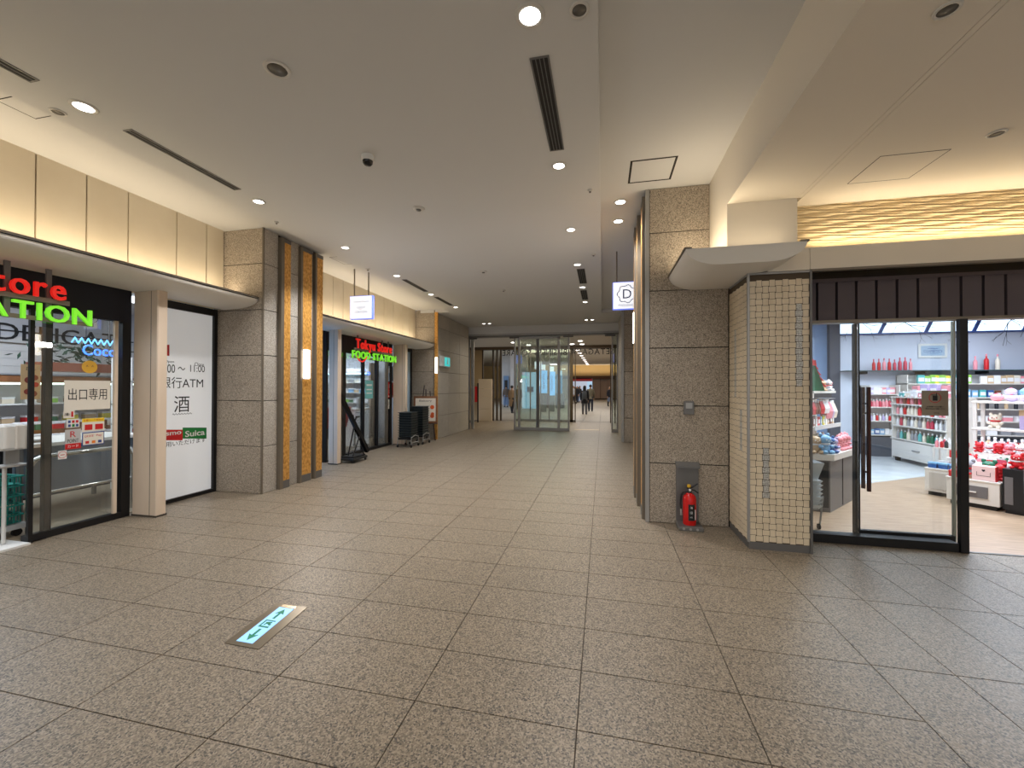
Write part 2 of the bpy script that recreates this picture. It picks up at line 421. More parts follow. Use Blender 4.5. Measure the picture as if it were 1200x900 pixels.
sw = thing('wall_box', 'small square metal outlet box halfway up the right granite pillar', 'outlet', (.966, 5.02, 1.26))
part('plate', MB().box(.91, 1.02, 5.012, 5.034, 1.262, 1.415, .004), STEELD, sw)
part('inner_cover', MB().box(.93, 1.0, 5.006, 5.012, 1.33, 1.395, .002), STEEL, sw)

# far pillars and the stone wall up to the glass doors
p3 = thing('stone_pillar', 'granite pillar beyond the second storefront with an exit sign beside it', 'pillar', (-5.2, 11.8, 0))
part('core', MB().box(-5.73, -4.90, 11.545, 12.0, 0, 3.9), GROUTD, p3)
slabs(p3, 0, 0, 11.525, 0, 'y', [-5.73, -4.93], GRAN)
part('metal_fin', MB().box(-4.93, -4.84, 11.50, 11.56, 0, 3.82), GOLD, p3, label='narrow gold corner strip')
part('corner_trim', MB().box(-4.95, -4.93, 11.50, 11.56, 0, 3.88), FINM, p3)
sc3 = thing('wall_sconce', 'small distant glowing light bar on the far left pillar edge', 'light', (-4.84, 11.5, 1.9))
part('diffuser', MB().box(-4.90, -4.83, 11.46, 11.50, 1.98, 2.46, .01), _M['sconce_glow'], sc3)
part('back_plate', MB().box(-4.905, -4.825, 11.495, 11.50, 1.97, 2.47), STEELD, sc3)
wl = struct('wall_left', MB().box(-5.1, -4.90, 11.9, 14.62, 0, 3.81), GROUTD)
slabs(wl, -4.90, 0, 0, 0, 'x', [11.56, 12.55, 13.55, 14.55], GRAN2, zs=[0, .69, 1.36, 2.03, 2.70, 3.38, 3.81], out=1)
ex = thing('exit_sign', 'small white emergency exit sign with a teal pictogram on the far left stone wall', 'sign', (-4.85, 12.1, 2.2))
part('housing', MB().box(-4.88, -4.80, 11.72, 12.45, 2.2, 2.53, .008), mat('sign_grey', (200,206,206), .4), ex)
part('lit_panel', MB().box(-4.80, -4.793, 11.98, 12.42, 2.23, 2.50), mat('exit_teal', (40,190,190), .4, emit=.8), ex)
xf = MB(); xf.prism([(12.25, 2.29), (12.29, 2.29), (12.24, 2.38), (12.28, 2.40), (12.26, 2.44), (12.19, 2.42), (12.21, 2.36), (12.14, 2.31)], -4.793, -4.789, 'x').cyl((-4.793, 12.23, 2.465), (-4.789, 12.23, 2.465), .02)
part('running_figure', xf, WHT, ex)

p4 = thing('stone_pillar', 'distant narrow granite pillar right of the glass doors', 'pillar', (.9, 12.6, 0))
part('core', MB().box(.56, 1.7, 12.245, 14.9, 0, 3.9), GROUTD, p4)
slabs(p4, 0, 0, 12.22, 0, 'y', [.60, 1.7], GRAN)
slabs(p4, .56, 0, 0, 0, 'x', [12.26, 13.1, 14.0, 14.9], GRAN2, zs=[0, .69, 1.36, 2.03, 2.70, 3.38, 3.81], out=-1)
part('corner_trim', MB().box(.53, .60, 12.19, 12.245, 0, 3.9), STEEL, p4, label='bright steel corner strip')
# right side between the pillars: recessed shop wall with its own canopy
wr = struct('wall_right', MB().box(1.3, 1.45, 6.3, 12.25, 0, 3.9), GROUTD)
for a, b in ((6.36, 7.8), (7.8, 9.3), (9.3, 10.8), (10.8, 12.2)):
    part('wall_panel', MB().box(1.27, 1.3, a+.005, b-.005, 0, 3.9), PANEL, wr)

# beam over the doors, vestibule
struct('wall_back', MB().box(-5.4, .75, 14.6, 14.95, 3.53, 4.1), WHITE)
struct('trim', MB().box(-4.9, .56, 14.56, 14.62, 3.47, 3.53), STEEL)
struct('trim', MB().box(-4.9, .56, 14.60, 14.95, 3.43, 3.47), STEELD)
struct('ceiling', MB().box(-6.6, 1.2, 14.95, 18.62, 3.46, 4.1), WHITE)
struct('wall_back', MB().box(-26, 12, 18.62, 18.95, 3.33, 5.0), mat('bronze_header', (92,76,58), .5))
# concourse
struct('ceiling', MB().box(-26, 12, 18.95, 56, 4.55, 4.8), CREAM)
wb = struct('wall_back', MB().box(-26, 12, 56, 56.3, 0, 4.6), mat('ochre_wall', (232,202,146), .8))
struct('wall_back', MB().box(-8, 12, 55.2, 55.9, 2.7, 3.12), mat('soffit_brown', (96,66,44), .7))
wf = struct('wall_back', MB().box(-1.75, 12, 55.55, 55.7, 0, 2.7), mat('gap_brown', (50,32,22), .8))
BRN = noisy('walnut_panel', (156,128,106), (180,152,128), 1.2, .5, (1, 1, .2))
for k in range(9): part('wall_panel', MB().box(-1.7+1.45*k, -.3+1.45*k, 55.48, 55.55, .12, 2.66), BRN, wf)
struct('wall_left', MB().box(-26.2, -26, 14, 60, 0, 4.6), mat('far_blue_stone', (190,204,224), .7))
struct('wall_right', MB().box(3.2, 3.4, 18.9, 56, 0, 4.6), BRN)
# end walls that close the volumes outside the view
struct('wall_right', MB().box(7.4, 7.5, -7, 4.8, 0, 4.0), CREAM)
struct('wall_left', MB().box(-5.9, -5.75, -7, -1.5, 0, 4.0), PANEL)

# ------------------------------------------------------------------ canopies with curved underside
def canopy(name, y0, y1, label, x_out=-4.93, x_in=-5.55):
    n = 12; L = x_out-x_in; d = 1 if L > 0 else -1
    prof = [(x_in, 2.87), (x_out, 2.87)]
    for k in range(n+1):
        t = k/n*math.pi/2; prof.append((x_out-d*.004-abs(L)*d*.62*(1-math.cos(t)), 2.85-.13*math.sin(t)))
    prof.append((x_in, 2.715))
    cn = thing(name, label, 'canopy', ((x_in+x_out)/2, (y0+y1)/2, 2.7))
    part('shell', MB().prism(prof if d > 0 else prof[::-1], y0, y1, 'y'), CANO, cn)
    part('edge_strip', MB().box(x_out-d*.05, x_out+d*.012, y0, y1, 2.87, 2.882), FINM, cn)
    part('edge_groove', MB().box(x_out-d*.012, x_out+d*.004, y0, y1, 2.852, 2.862), BLACK, cn)
    return cn
canopy('canopy', -1.5, 5.05, 'long cream canopy with curved underside above the nearest left storefront')
canopy('canopy', 6.30, 11.52, 'cream curved canopy above the second left storefront')
canopy('canopy', 7.6, 12.2, 'distant canopy tip seen in the gap right of the corridor', x_out=.92, x_in=1.27)
# short canopy over the tiled column (boat section)
prof = []
for k in range(13):
    t = k/12*math.pi/2; prof.append((.75+.30*(1-math.cos(t)), 2.85-.16*math.sin(t)))
for k in range(12, -1, -1):
    t = k/12*math.pi/2; prof.append((1.74-.30*(1-math.cos(t)), 2.85-.16*math.sin(t)))
cn = thing('canopy', 'short boat-shaped cream canopy jutting over the tiled column', 'canopy', (1.24, 4.5, 2.69))
part('shell', MB().prism(prof, 4.03, 5.033, 'y'), CANO, cn)
part('edge_strip', MB().box(.735, .80, 4.02, 5.03, 2.85, 2.864), FINM, cn)
part('edge_strip', MB().box(1.69, 1.755, 4.02, 4.40, 2.85, 2.864), FINM, cn)

# ------------------------------------------------------------------ tiled column
tc = thing('tiled_column', 'cream mosaic-tiled column under the short canopy, left of the glass shopfront', 'column', (1.66, 4.7, 0))
part('core', MB().box(1.395, 1.923, 4.416, 5.06, .07, 2.69), mat('tile_grout', (84,72,58), .9), tc)
part('base_trim', MB().box(1.395, 1.93, 4.415, 5.03, 0, .07), STEELD, tc)
P = .0605; tl = MB(); gl = MB(); d = .0035
for j in range(int(2.60/P)):
    z0 = .075+j*P
    for i in range(9):
        q = d if (i+j) % 2 else -d                      # wide-low and narrow-high tiles alternate
        p_ = .519/9; x0 = max(1.402, 1.402+i*p_+.002-q); x1 = min(1.921, 1.402+(i+1)*p_-.002+q)
        zz0, zz1 = z0+.002+q, z0+P-.002-q
        metal = (i == 7 and 25 <= j <= 37) or (i == 2 and 7 <= j <= 14)
        if metal:
            for a2 in range(3):
                for b2 in range(3):
                    w = (x1-x0)/3; h = (zz1-zz0)/3
                    gl.box(x0+a2*w+.001, x0+(a2+1)*w-.001, 4.410+random.random()*.003, 4.425, zz0+b2*h+.001, zz0+(b2+1)*h-.001)
        else: tl.box(x0, x1, 4.414, 4.425, zz0, zz1)
    for i in range(10):
        q = d if (i+j) % 2 else -d
        a = 4.425+i*P
        if a+P > 5.035: break
        metal = (i == 6 and 23 <= j <= 34) or (i == 3 and 14 <= j <= 20)
        (gl if metal else tl).box(1.392, 1.402, a+.002-q, a+P-.002+q, z0+.002+q, z0+P-.002-q)
part('mosaic_tiles', tl, TILE, tc, kind='stuff')
part('mirror_tiles', gl, GLIT, tc, label='glittering mirror mosaic strips', kind='stuff')
part('corner_trim', MB().box(1.382, 1.402, 4.402, 4.425, .07, 2.69), STEEL, tc, label='steel corner bead')
part('corner_trim', MB().box(1.921, 1.94, 4.40, 4.95, 0, 2.69), STEELD, tc)
part('top_trim', MB().box(1.386, 1.93, 4.405, 5.0, 2.672, 2.69), STEEL, tc)

# ------------------------------------------------------------------ fascia, wave wall and slatted header of the shop
fa = thing('fascia', 'long cream fascia board over the glass shopfront', 'fascia', (4.6, 4.45, 2.69))
part('board', MB().box(1.56, 1.922, 4.405, 4.45, 2.695, 2.905), CREAM, fa)
part('board', MB().box(1.926, 7.4, 4.405, 4.45, 2.70, 2.905), CREAM, fa)
part('bottom_trim', MB().box(1.94, 7.4, 4.41, 4.46, 2.68, 2.70), FINM, fa)
wv = MB(); nx, nz = 190, 130; X0, X1, Z0, Z1 = 1.80, 7.4, 2.88, 3.369; vs = []; fs = []
for j in range(nz+1):
    z = Z0+(Z1-Z0)*j/nz
    for i in range(nx+1):
        x = X0+(X1-X0)*i/nx
        ph = z/.037+.30*math.sin(2*math.pi*x/.40+z/.037*math.pi)+.08*math.sin(2*math.pi*x/.95+z*30)
        vs.append((x, 4.585-.022*(.5+.5*math.sin(2*math.pi*ph)), z))
for j in range(nz):
    for i in range(nx): a = j*(nx+1)+i; fs.append((a, a+1, a+nx+2, a+nx+1))
wv.add(vs, fs, True); wv.box(X0, X1, 4.587, 4.599, Z0, Z1)
solo('wave_panel', wv, mat('wave_plaster', (228,208,168), .8, spec=.2), 'rippled cream relief panel lit from below, above the shopfront fascia', 'wall panel')
hd = thing('slatted_header', 'dark slatted header board between fascia and glass shopfront', 'header', (4.6, 4.8, 2.24))
part('back_board', MB().box(1.94, 7.4, 4.84, 4.90, 2.25, 3.2), BLACK, hd)
xs = [1.96, 2.16]+[2.16+.175*k for k in range(1, 30)]
for a, b in zip(xs[:-1], xs[1:]):
    part('slat', MB().box(a+.012, b-.012, 4.80, 4.84, 2.26, 2.66), NAVY, hd)
part('rail', MB().box(1.94, 7.4, 4.79, 4.86, 2.655, 2.69), NAVY, hd)
part('bottom_rail', MB().box(1.94, 7.4, 4.78, 4.90, 2.235, 2.262), FINM, hd)
struct('ceiling', MB().box(1.94, 7.4, 4.63, 4.9, 3.2, 3.4), CREAM)

# ------------------------------------------------------------------ right shop: glazing
dr = thing('window_1', None, None, (2.7, 4.82, 0), kind='structure')
part('frame', MB().box(1.94, 3.33, 4.76, 4.88, 0, .085), BLACK, dr)
part('frame', MB().box(3.335, 3.40, 4.745, 4.79, 0, 2.235), BLACK, dr)
part('frame', MB().box(1.94, 1.965, 4.76, 4.88, .085, 2.235), BLACK, dr)
part('glass_pane', MB().box(1.965, 2.53, 4.815, 4.825, .085, 2.235), GLASS, dr)
lf = thing('door_1', None, None, (2.9, 4.9, 0), kind='structure')
part('stile', MB().box(2.545, 2.59, 4.90, 4.95, .02, 2.235), BLACK, lf)
part('stile', MB().box(3.395, 3.408, 4.90, 4.94, .02, 2.235), mat('glass_edge', (176,180,166), .3), lf, label='pale glass edge')
part('rail', MB().box(2.59, 3.40, 4.90, 4.95, .02, .11), BLACK, lf)
part('glass_pane', MB().box(2.59, 3.395, 4.92, 4.93, .11, 2.235), GLASS, lf)
part('handle', MB().box(2.63, 2.655, 4.84, 4.87, .52, 1.58).box(2.635, 2.65, 4.87, 4.92, 1.40, 1.42).box(2.635, 2.65, 4.87, 4.92, .70, .72), WALNUT, lf, label='long dark wooden pull handle')
part('handle', MB().box(2.655, 2.68, 4.98, 5.01, .52, 1.58).box(2.66, 2.675, 4.93, 4.98, 1.30, 1.32), WALNUT, lf, label='long dark wooden pull handle on the inside')
struct('trim', MB().box(3.40, 7.4, 4.77, 4.80, -.01, .006), STEELD)
def flatrect(c, u, v, w, h, t=.003):
    c, u, v = Vector(c), Vector(u), Vector(v); n = u.cross(v)*t
    vs = [c+u*(sx*w/2)+v*(sy*h/2)+n*k for k in (0, 1) for sx, sy in ((-1, -1), (1, -1), (1, 1), (-1, 1))]
    return MB().add(vs, [(3, 2, 1, 0), (4, 5, 6, 7), (0, 1, 5, 4), (1, 2, 6, 5), (2, 3, 7, 6), (3, 0, 4, 7)])
XU, ZU, YU = (1, 0, 0), (0, 0, 1), (0, 1, 0)
def poster(name, label, cat, c, u, w, h, m, items, v=ZU):
    """flat printed sheet; items: ('t',text,dx,dy,w,h,mat) or ('r',dx,dy,w,h,mat)"""
    c, U, V = Vector(c), Vector(u), Vector(v); n = U.cross(V)
    p = thing(name, label, cat, c)
    part('sheet', flatrect(c, u, v, w, h), m, p)
    for k, it in enumerate(items):
        lift = n*(.0035+.0006*k)
        if it[0] == 't':
            _, s, dx, dy, tw, th, mm = it
            part('print', text_mb(s, c+U*dx+V*dy+lift, u, v, tw, th, .0008, .0), mm, p)
        elif it[0] == 'o':
            _, dx, dy, r, mm = it
            mb = MB(); cc = c+U*dx+V*dy+lift
            ring = [cc+U*(r*math.cos(t))+V*(r*math.sin(t)) for t in [i*math.pi/10 for i in range(20)]]
            ri = [cc+(q-cc)*.88 for q in ring]
            mb.add(ring+ri, [(i, (i+1) % 20, 20+(i+1) % 20, 20+i) for i in range(20)]); part('print', mb, mm, p)
        elif it[0] == 'd':
            _, dx, dy, r, mm = it; cc = c+U*dx+V*dy+lift
            part('print', MB().add([cc+U*(r*math.cos(t))+V*(r*math.sin(t)) for t in [i*math.pi/10 for i in range(20)]], [tuple(range(20))]), mm, p)
        else:
            _, dx, dy, rw, rh, mm = it
            part('print', flatrect(c+U*dx+V*dy+lift, u, v, rw, rh, .0005), mm, p)
    return p
c = (onY(1080, 456, 4.91)+onY(1111, 489, 4.91))/2
poster('notice_sheet', 'beige no-food-or-drink notice stuck on the right shop glass door', 'notice', c, XU, .222, .25, mat('beige_sheet', (150,138,122), .7), [
    ('o', 0, .055, .052, RED), ('r', 0, .05, .04, .05, INK), ('r', .012, .088, .006, .03, INK), ('r', -.008, .082, .05, .006, INK),
    ('t', 'お客様へのお願い', 0, -.035, .14, .015, INK), ('t', '飲食の持込はご遠慮ください', 0, -.056, .16, .012, INK), ('t', 'ITS', .01, -.10, .04, .012, INK)])

# ------------------------------------------------------------------ right shop interior shell
struct('floor', MB().box(1.95, 12, 4.80, 11.6, -.15, .003), noisy('pale_wood', (158,130,106), (194,166,138), 7, .35, (.5, 5, 1)))
struct('floor', MB().prism([(3.0, 7.05), (9.5, 11.2), (9.5, 11.35), (3.0, 11.35)], .003, .007), noisy('white_marble', (206,210,214), (226,228,230), 3, .2))
SB = struct('wall_back', MB().box(5.55, 12, 11.4, 11.6, 0, 3.3), mat('shop_white', (206,212,226), .7))
struct('wall_back', MB().box(2.2, 5.35, 11.42, 11.6, 0, 3.3), mat('shop_blue', (112,136,170), .7))
struct('trim', MB().box(5.35, 5.57, 11.30, 11.6, 0, 3.3), mat('slate_post', (66,68,80), .6))
struct('wall_left', MB().box(1.95, 2.05, 5.1, 11.5, 0, 3.3), mat('shop_grey', (150,152,160), .7))
struct('wall_right', MB().box(12, 12.1, 4.9, 11.5, 0, 3.3), _M['shop_white'])
struct('wall_right', MB().box(7.4, 12, 4.78, 4.9, 0, 3.4), _M['shop_white'])
struct('ceiling', MB().box(1.95, 12.1, 4.9, 11.6, 3.25, 3.4), mat('shop_ceiling', (200,206,216), .8))
lb = thing('light_box', 'row of glowing white ceiling-edge light panels with slanted dividers, rear of the right shop', 'light', (7.6, 11.3, 2.86))
GLOWB = mat('lightbox_glow', (214,236,255), .5, emit=1.7)
xe = 5.58; k = 0
while xe < 11.4:
    a, b = xe+.02, xe+.86
    if k == 0: a = xe
    part('lit_panel', MB().prism([(a-.10 if k else a, 2.87), (b-.10, 2.87), (b+.06, 3.24), (a+.06 if k else a, 3.24)], 11.30, 11.34, 'y'), GLOWB, lb)
    part('divider', MB().prism([(b-.10, 2.86), (b-.03, 2.86), (b+.13, 3.24), (b+.06, 3.24)], 11.28, 11.34, 'y'), mat('divider_blue', (52,76,140), .5), lb)
    xe += .91; k += 1
part('bottom_edge', MB().box(5.58, 11.5, 11.27, 11.39, 2.84, 2.87), _M['divider_blue'], lb)
br = MB()
def branch(p, ang, L, r, dep):
    q = Vector(p)+Vector((math.cos(ang), random.uniform(-.1, .1), math.sin(ang)))*L
    br.cyl(p, q, r, r*.6, 5, False)
    if dep:
        for _ in range(2): branch(q, ang+random.uniform(-.8, .8), L*.72, r*.6, dep-1)
for q_, x in enumerate((5.9, 6.9, 7.9, 8.7, 9.6, 10.5)):
    for side in (0, 1):
        br = MB()
        if side == 0: branch((x-.3, 11.15, 3.235), -random.uniform(.15, .7), .34, .012, 3)
        else: branch((x+.2, 11.12, 3.235), -random.uniform(2.3, 2.9), .32, .012, 3)
        solo('hanging_branch', br, INK, 'bare black hanging branch before the light panels, %s from left' % ORD[q_*2+side], 'branch', 'bare branches hanging before the light panels')
poster('cosmetics_sign', 'framed white and blue COSMETICS sign on the shop back wall', 'sign', onY(1093, 411, 11.38), XU, .56, .33, WHT, [
    ('r', 0, 0, .46, .23, mat('pale_blue', (168,190,212), .5)), ('t', 'COSMETICS', 0, -.01, .36, .055, INKB), ('t', 'beauty & goods', 0, -.06, .22, .026, INKB), ('t', '~', 0, .05, .2, .02, INKB)])

# ---- merchandise prototypes (small: one mesh or two each)
def colr(n, rgb, rough=.4): return mat('goods_'+n, rgb, rough)
PINK = colr('pink', (236,150,160)); ROSE = colr('rose', (198,60,84)); REDG = colr('red', (206,30,36)); CRM = colr('cream', (236,224,206)); SKY = colr('sky', (130,180,220))
WG = colr('white', (236,234,236)); YEL = colr('yellow', (232,214,70)); LIM = colr('lime', (150,200,90)); BLU = colr('blue', (50,96,160)); TEA = colr('teal', (90,180,180))
LAV = colr('lavender', (196,178,220)); TAN = colr('tan', (206,176,140)); GRE = colr('green', (40,110,80)); GRY = colr('grey', (150,150,156)); BRO = colr('brown', (126,70,52)); BLK = colr('black', (40,40,46))
class Kind:
    def __init__(s, nm, cat, make): s.nm, s.cat, s.make, s.cache = nm, cat, make, {}
    def place(s, m, m2, loc, rz, sc, label, group):
        k = (m.name, m2.name if m2 else '')
        if k not in s.cache:
            ps = s.make()
            root = None; lst = []
            for idx, (pn, mb) in enumerate(ps):
                mm = m if idx == 0 else (m2 or WG)
                lst.append((pn, mesh_of(mb, s.nm if idx == 0 else pn, (0, 0, 0), mm)))
            s.cache[k] = lst
        lst = s.cache[k]
        o = bpy.data.objects.new(s.nm, lst[0][1]); link(o)
        for pn, me in lst[1:]:
            ch = bpy.data.objects.new(pn, me); link(ch, o)
        o.location = loc; o.rotation_euler = (0, 0, rz); o.scale = sc if isinstance(sc, tuple) else (sc,)*3
        o['label'] = label; o['category'] = s.cat; o['group'] = group
        return o
def mk_bottle(): return [('body', MB().lathe((0, 0, 0), [(.028, 0), (.03, .01), (.03, .10), (.022, .125), (.012, .135), (.012, .15)], 10)), ('cap', MB().lathe((0, 0, .15), [(.014, 0), (.014, .03), (.010, .034)], 8))]
def mk_tall(): return [('body', MB().lathe((0, 0, 0), [(.045, 0), (.048, .015), (.048, .24), (.038, .29), (.016, .31), (.016, .36)], 12)), ('cap', MB().lathe((0, 0, .36), [(.020, 0), (.018, .06), (.012, .065)], 8))]
def mk_box(): return [('body', MB().box(-.045, .045, -.02, .02, 0, .13, .003)), ('label_patch', MB().box(-.035, .035, -.0215, -.02, .03, .09))]
def mk_carton(): return [('body', MB().box(-.07, .07, -.05, .05, 0, .10, .004)), ('lid_band', MB().box(-.073, .073, -.053, .053, .072, .104, .004))]
def mk_plush():
    b = MB().ball((0, 0, .055), .055, .045, .055, 10, 6).ball((0, -.005, .135), .06, .05, .05, 10, 6)
    b.ball((-.04, 0, .182), .02, .014, .022, 8, 5).ball((.04, 0, .182), .02, .014, .022, 8, 5)
    b.ball((-.055, -.02, .07), .022, .03, .018, 8, 5).ball((.055, -.02, .07), .022, .03, .018, 8, 5).ball((-.035, -.05, .02), .024, .03, .02, 8, 5).ball((.035, -.05, .02), .024, .03, .02, 8, 5)
    return [('body', b), ('scarf', MB().lathe((0, 0, .085), [(.03, 0), (.05, .005), (.05, .02), (.03, .025)], 10)), ('face', MB().ball((-.02, -.052, .14), .006, .005, .008, 6, 4).ball((.02, -.052, .14), .006, .005, .008, 6, 4).ball((0, -.056, .128), .006, .004, .004, 6, 4))]
def mk_pouch():
    return [('body', MB().add([(-.05, -.02, 0), (.05, -.02, 0), (.05, .02, 0), (-.05, .02, 0), (-.06, -.028, .06), (.06, -.028, .06), (.06, .028, .06), (-.06, .028, .06), (-.048, -.004, .14), (.048, -.004, .14), (.048, .004, .14), (-.048, .004, .14)],
            [(3, 2, 1, 0), (0, 1, 5, 4), (1, 2, 6, 5), (2, 3, 7, 6), (3, 0, 4, 7), (4, 5, 9, 8), (5, 6, 10, 9), (6, 7, 11, 10), (7, 4, 8, 11), (8, 9, 10, 11)])), ('hang_tag', MB().box(-.03, .03, -.006, .006, .14, .165))]
def mk_ball(): return [('body', MB().ball((0, 0, .05), .06, .055, .05, 12, 7)), ('ribbon', MB().box(-.012, .012, -.012, .012, .097, .108))]
def mk_tree(): return [('body', MB().lathe((0, 0, 0), [(.055, .02), (.02, .09), (.042, .09), (.015, .15), (.03, .15), (.0, .23)], 10)), ('stand', MB().lathe((0, 0, 0), [(.03, 0), (.03, .01), (.012, .02)], 8))]
BOT = Kind('cosmetic_bottle', 'bottle', mk_bottle); TALL = Kind('tall_bottle', 'bottle', mk_tall); BOX = Kind('product_box', 'box', mk_box); CAR = Kind('gift_box', 'box', mk_carton)
PLU = Kind('plush_toy', 'toy', mk_plush); POU = Kind('product_pouch', 'pouch', mk_pouch); BAL = Kind('plush_ball', 'toy', mk_ball); TRE = Kind('ornament_tree', 'ornament', mk_tree)
CN = {'goods_pink': 'pink', 'goods_rose': 'rose', 'goods_red': 'red', 'goods_cream': 'cream', 'goods_sky': 'sky blue', 'goods_white': 'white', 'goods_yellow': 'yellow', 'goods_lime': 'lime green', 'goods_blue': 'blue', 'goods_teal': 'teal', 'goods_lavender': 'lavender', 'goods_tan': 'tan', 'goods_green': 'dark green', 'goods_grey': 'grey', 'goods_brown': 'brown', 'goods_black': 'black'}
KN = {'cosmetic_bottle': 'small cosmetics bottle', 'tall_bottle': 'tall bottle', 'product_box': 'upright product box', 'gift_box': 'low gift box', 'plush_toy': 'sitting plush toy', 'product_pouch': 'goods pouch', 'plush_ball': 'round plush cushion', 'ornament_tree': 'ornament tree'}
def row(kind, cols, p0, p1, n, sc, where, rz=0, jit=.0, m2=WG):
    """n goods side by side from p0 (left) to p1 (right)"""
    p0, p1 = Vector(p0), Vector(p1)
    ms = [cols[k % len(cols)] for k in range(n)]
    if n > 4: random.shuffle(ms)
    for k in range(n):
        t = (k+.5)/n; m = ms[k]; p = p0.lerp(p1, t)
        lab = '%s %s %s' % (CN[m.name], KN[kind.nm], where)
        if ms.count(m) > 1: lab += (', %s' if len(lab.split()) >= 14 else ', %s from left') % ORD[k]
        pl = KN[kind.nm]+('es' if KN[kind.nm].endswith(('box', 'pouch')) else 's')
        kind.place(m, m2, p, rz+random.uniform(-.14, .14)*(n > 1), sc if isinstance(sc, tuple) else sc*random.uniform(.88, 1.06), lab, '%s %s' % (pl, where))

# ---- glass shelf on the rear wall with tall bottles
gs = thing('wall_shelf', 'thin dark glass-edged shelf along the shop back wall', 'shelf', (8, 11.2, 1.96))
part('board', MB().box(5.6, 11.8, 11.05, 11.4, 1.965, 1.985), mat('shelf_edge', (70,90,94), .3), gs)
for x in (6.0, 7.15, 8.3, 9.4, 10.5): part('bracket', MB().box(x-.012, x+.012, 11.08, 11.4, 1.90, 1.965), BLACK, gs)
row(TALL, [ROSE, REDG, PINK], (6.15, 11.2, 1.985), (6.98, 11.2, 1.985), 8, .68, "in the high glass shelf's left cluster", m2=ROSE)
row(TALL, [PINK, REDG, CRM], (8.05, 11.2, 1.985), (8.66, 11.2, 1.985), 3, .8, "in the high glass shelf's right cluster", m2=PINK)
# wall shelving below
def rear_shelves(x0, x1, zs, nm, lab):
    s = thing(nm, lab, 'shelf', ((x0+x1)/2, 11.2, 0))
    part('back_board', MB().box(x0, x1, 11.36, 11.395, .45, zs[-1]+.2), WG, s)
    part('plinth', MB().box(x0, x1, 11.0, 11.39, 0, .45), mat('slate', (84,88,98), .5), s)
    for z in zs: part('shelf_board', MB().box(x0, x1, 11.02, 11.36, z-.02, z), LACQ, s)
    for x in (x0, x1-.02): part('side_panel', MB().box(x, x+.02, 11.02, 11.39, .45, zs[-1]+.2), LACQ, s)
    return s
rear_shelves(6.02, 6.62, [.50, .82, 1.14, 1.44], 'rear_shelf', 'white four-tier wall shelf at the rear left of the shop')
row(BOT, [ROSE, PINK], (6.08, 11.15, 1.14), (6.58, 11.15, 1.14), 8, 1.0, 'on the rear left shelf third tier')
row(BOT, [REDG, WG, LAV], (6.08, 11.15, .82), (6.58, 11.15, .82), 8, .9, 'on the rear left shelf second tier')
row(BOX, [SKY, WG, BLU], (6.08, 11.15, .50), (6.58, 11.15, .50), 5, 1.0, 'on the rear left shelf lowest tier')
row(BOX, [LAV, PINK, WG], (6.08, 11.15, 1.44), (6.58, 11.15, 1.44), 6, 1.1, 'on the rear left shelf top tier')
rear_shelves(6.75, 11.6, [.55, .85, 1.12, 1.38, 1.68], 'rear_shelf', 'long white five-tier wall shelf across the shop rear')
row(BOX, [LIM, YEL, LIM, TEA], (7.05, 11.15, 1.68), (8.0, 11.15, 1.68), 12, 1.45, 'on the long rear shelf top tier')
row(BOX, [CRM, WG, TAN, PINK, BRO], (8.2, 11.15, 1.68), (11.0, 11.15, 1.68), 24, 1.35, 'on the rear shelf top tier right half')
row(BOX, [SKY, TEA, BLU, WG, BRO], (7.6, 11.15, 1.38), (11.0, 11.15, 1.38), 24, 1.25, 'on the long rear shelf fourth tier')
row(BOT, [GRY, WG, TAN, BLK], (7.2, 11.15, 1.12), (11, 11.15, 1.12), 22, 1.1, 'on the long rear shelf third tier')
row(CAR, [CRM, PINK, WG], (7.0, 11.15, .85), (11, 11.15, .85), 18, 1.2, 'on the long rear shelf second tier')
row(CAR, [ROSE, WG, GRY], (7.0, 11.15, .55), (11, 11.15, .55), 16, 1.2, 'on the long rear shelf lowest tier')

# ---- angled tall white shelf unit with drawer
ua = thing('shelf_unit', 'white free-standing shelf unit with a bottom drawer, centre of the right shop', 'shelf', (6.2, 10.6, 0), -math.pi/2-.03, local=True)
LU, DU = 1.55, .45
part('side_panel', MB().box(0, .03, 0, DU, .06, 1.38), LACQ, ua); part('side_panel', MB().box(LU-.03, LU, 0, DU, .06, 1.38), LACQ, ua)
part('back_panel', MB().box(.03, LU-.03, DU-.02, DU, .06, 1.38), LACQ, ua)
dw = part('drawer', MB().box(.03, LU-.03, -.005, DU-.02, .10, .46, .004).box(.12, LU-.12, -.012, -.005, .16, .40), LACQ, ua)
part('handle', MB().box(LU/2-.10, LU/2+.10, -.03, -.012, .29, .31), STEEL, dw)
for x in (.06, LU-.12): part('caster', MB().box(x, x+.06, .03, .10, 0, .10), BLACK, ua)
for z in (.50, .78, 1.02, 1.24, 1.39): part('shelf_board', MB().box(-.01, LU+.01, -.02, DU-.02, z-.022, z), LACQ, ua)
Rm = Matrix.Translation((6.2, 10.6, 0)) @ Matrix.Rotation(-math.pi/2-.03, 4, 'Z')
def on_unit(x, y, z): return Rm @ Vector((x, y, z))
for z, cols, nm, kd in ((.50, [TEA, GRE, CRM, GRY], 'lowest tier', BOT), (.78, [WG, GRY, ROSE, CRM], 'second tier', BOT), (1.02, [WG, REDG, PINK, CRM], 'third tier', BOT), (1.24, [ROSE, PINK, BRO, REDG], 'fourth tier', BOT)):
    row(kd, cols, on_unit(.06, .06, z), on_unit(LU-.06, .06, z), 13, 1.1, "on the centre unit's %s" % nm, rz=-math.pi/2)
row(CAR, [PINK, WG, TEA, CRM], on_unit(.1, .12, 1.39), on_unit(LU-.1, .12, 1.39), 7, 1.2, 'on top of the centre white shelf unit', rz=-math.pi/2)
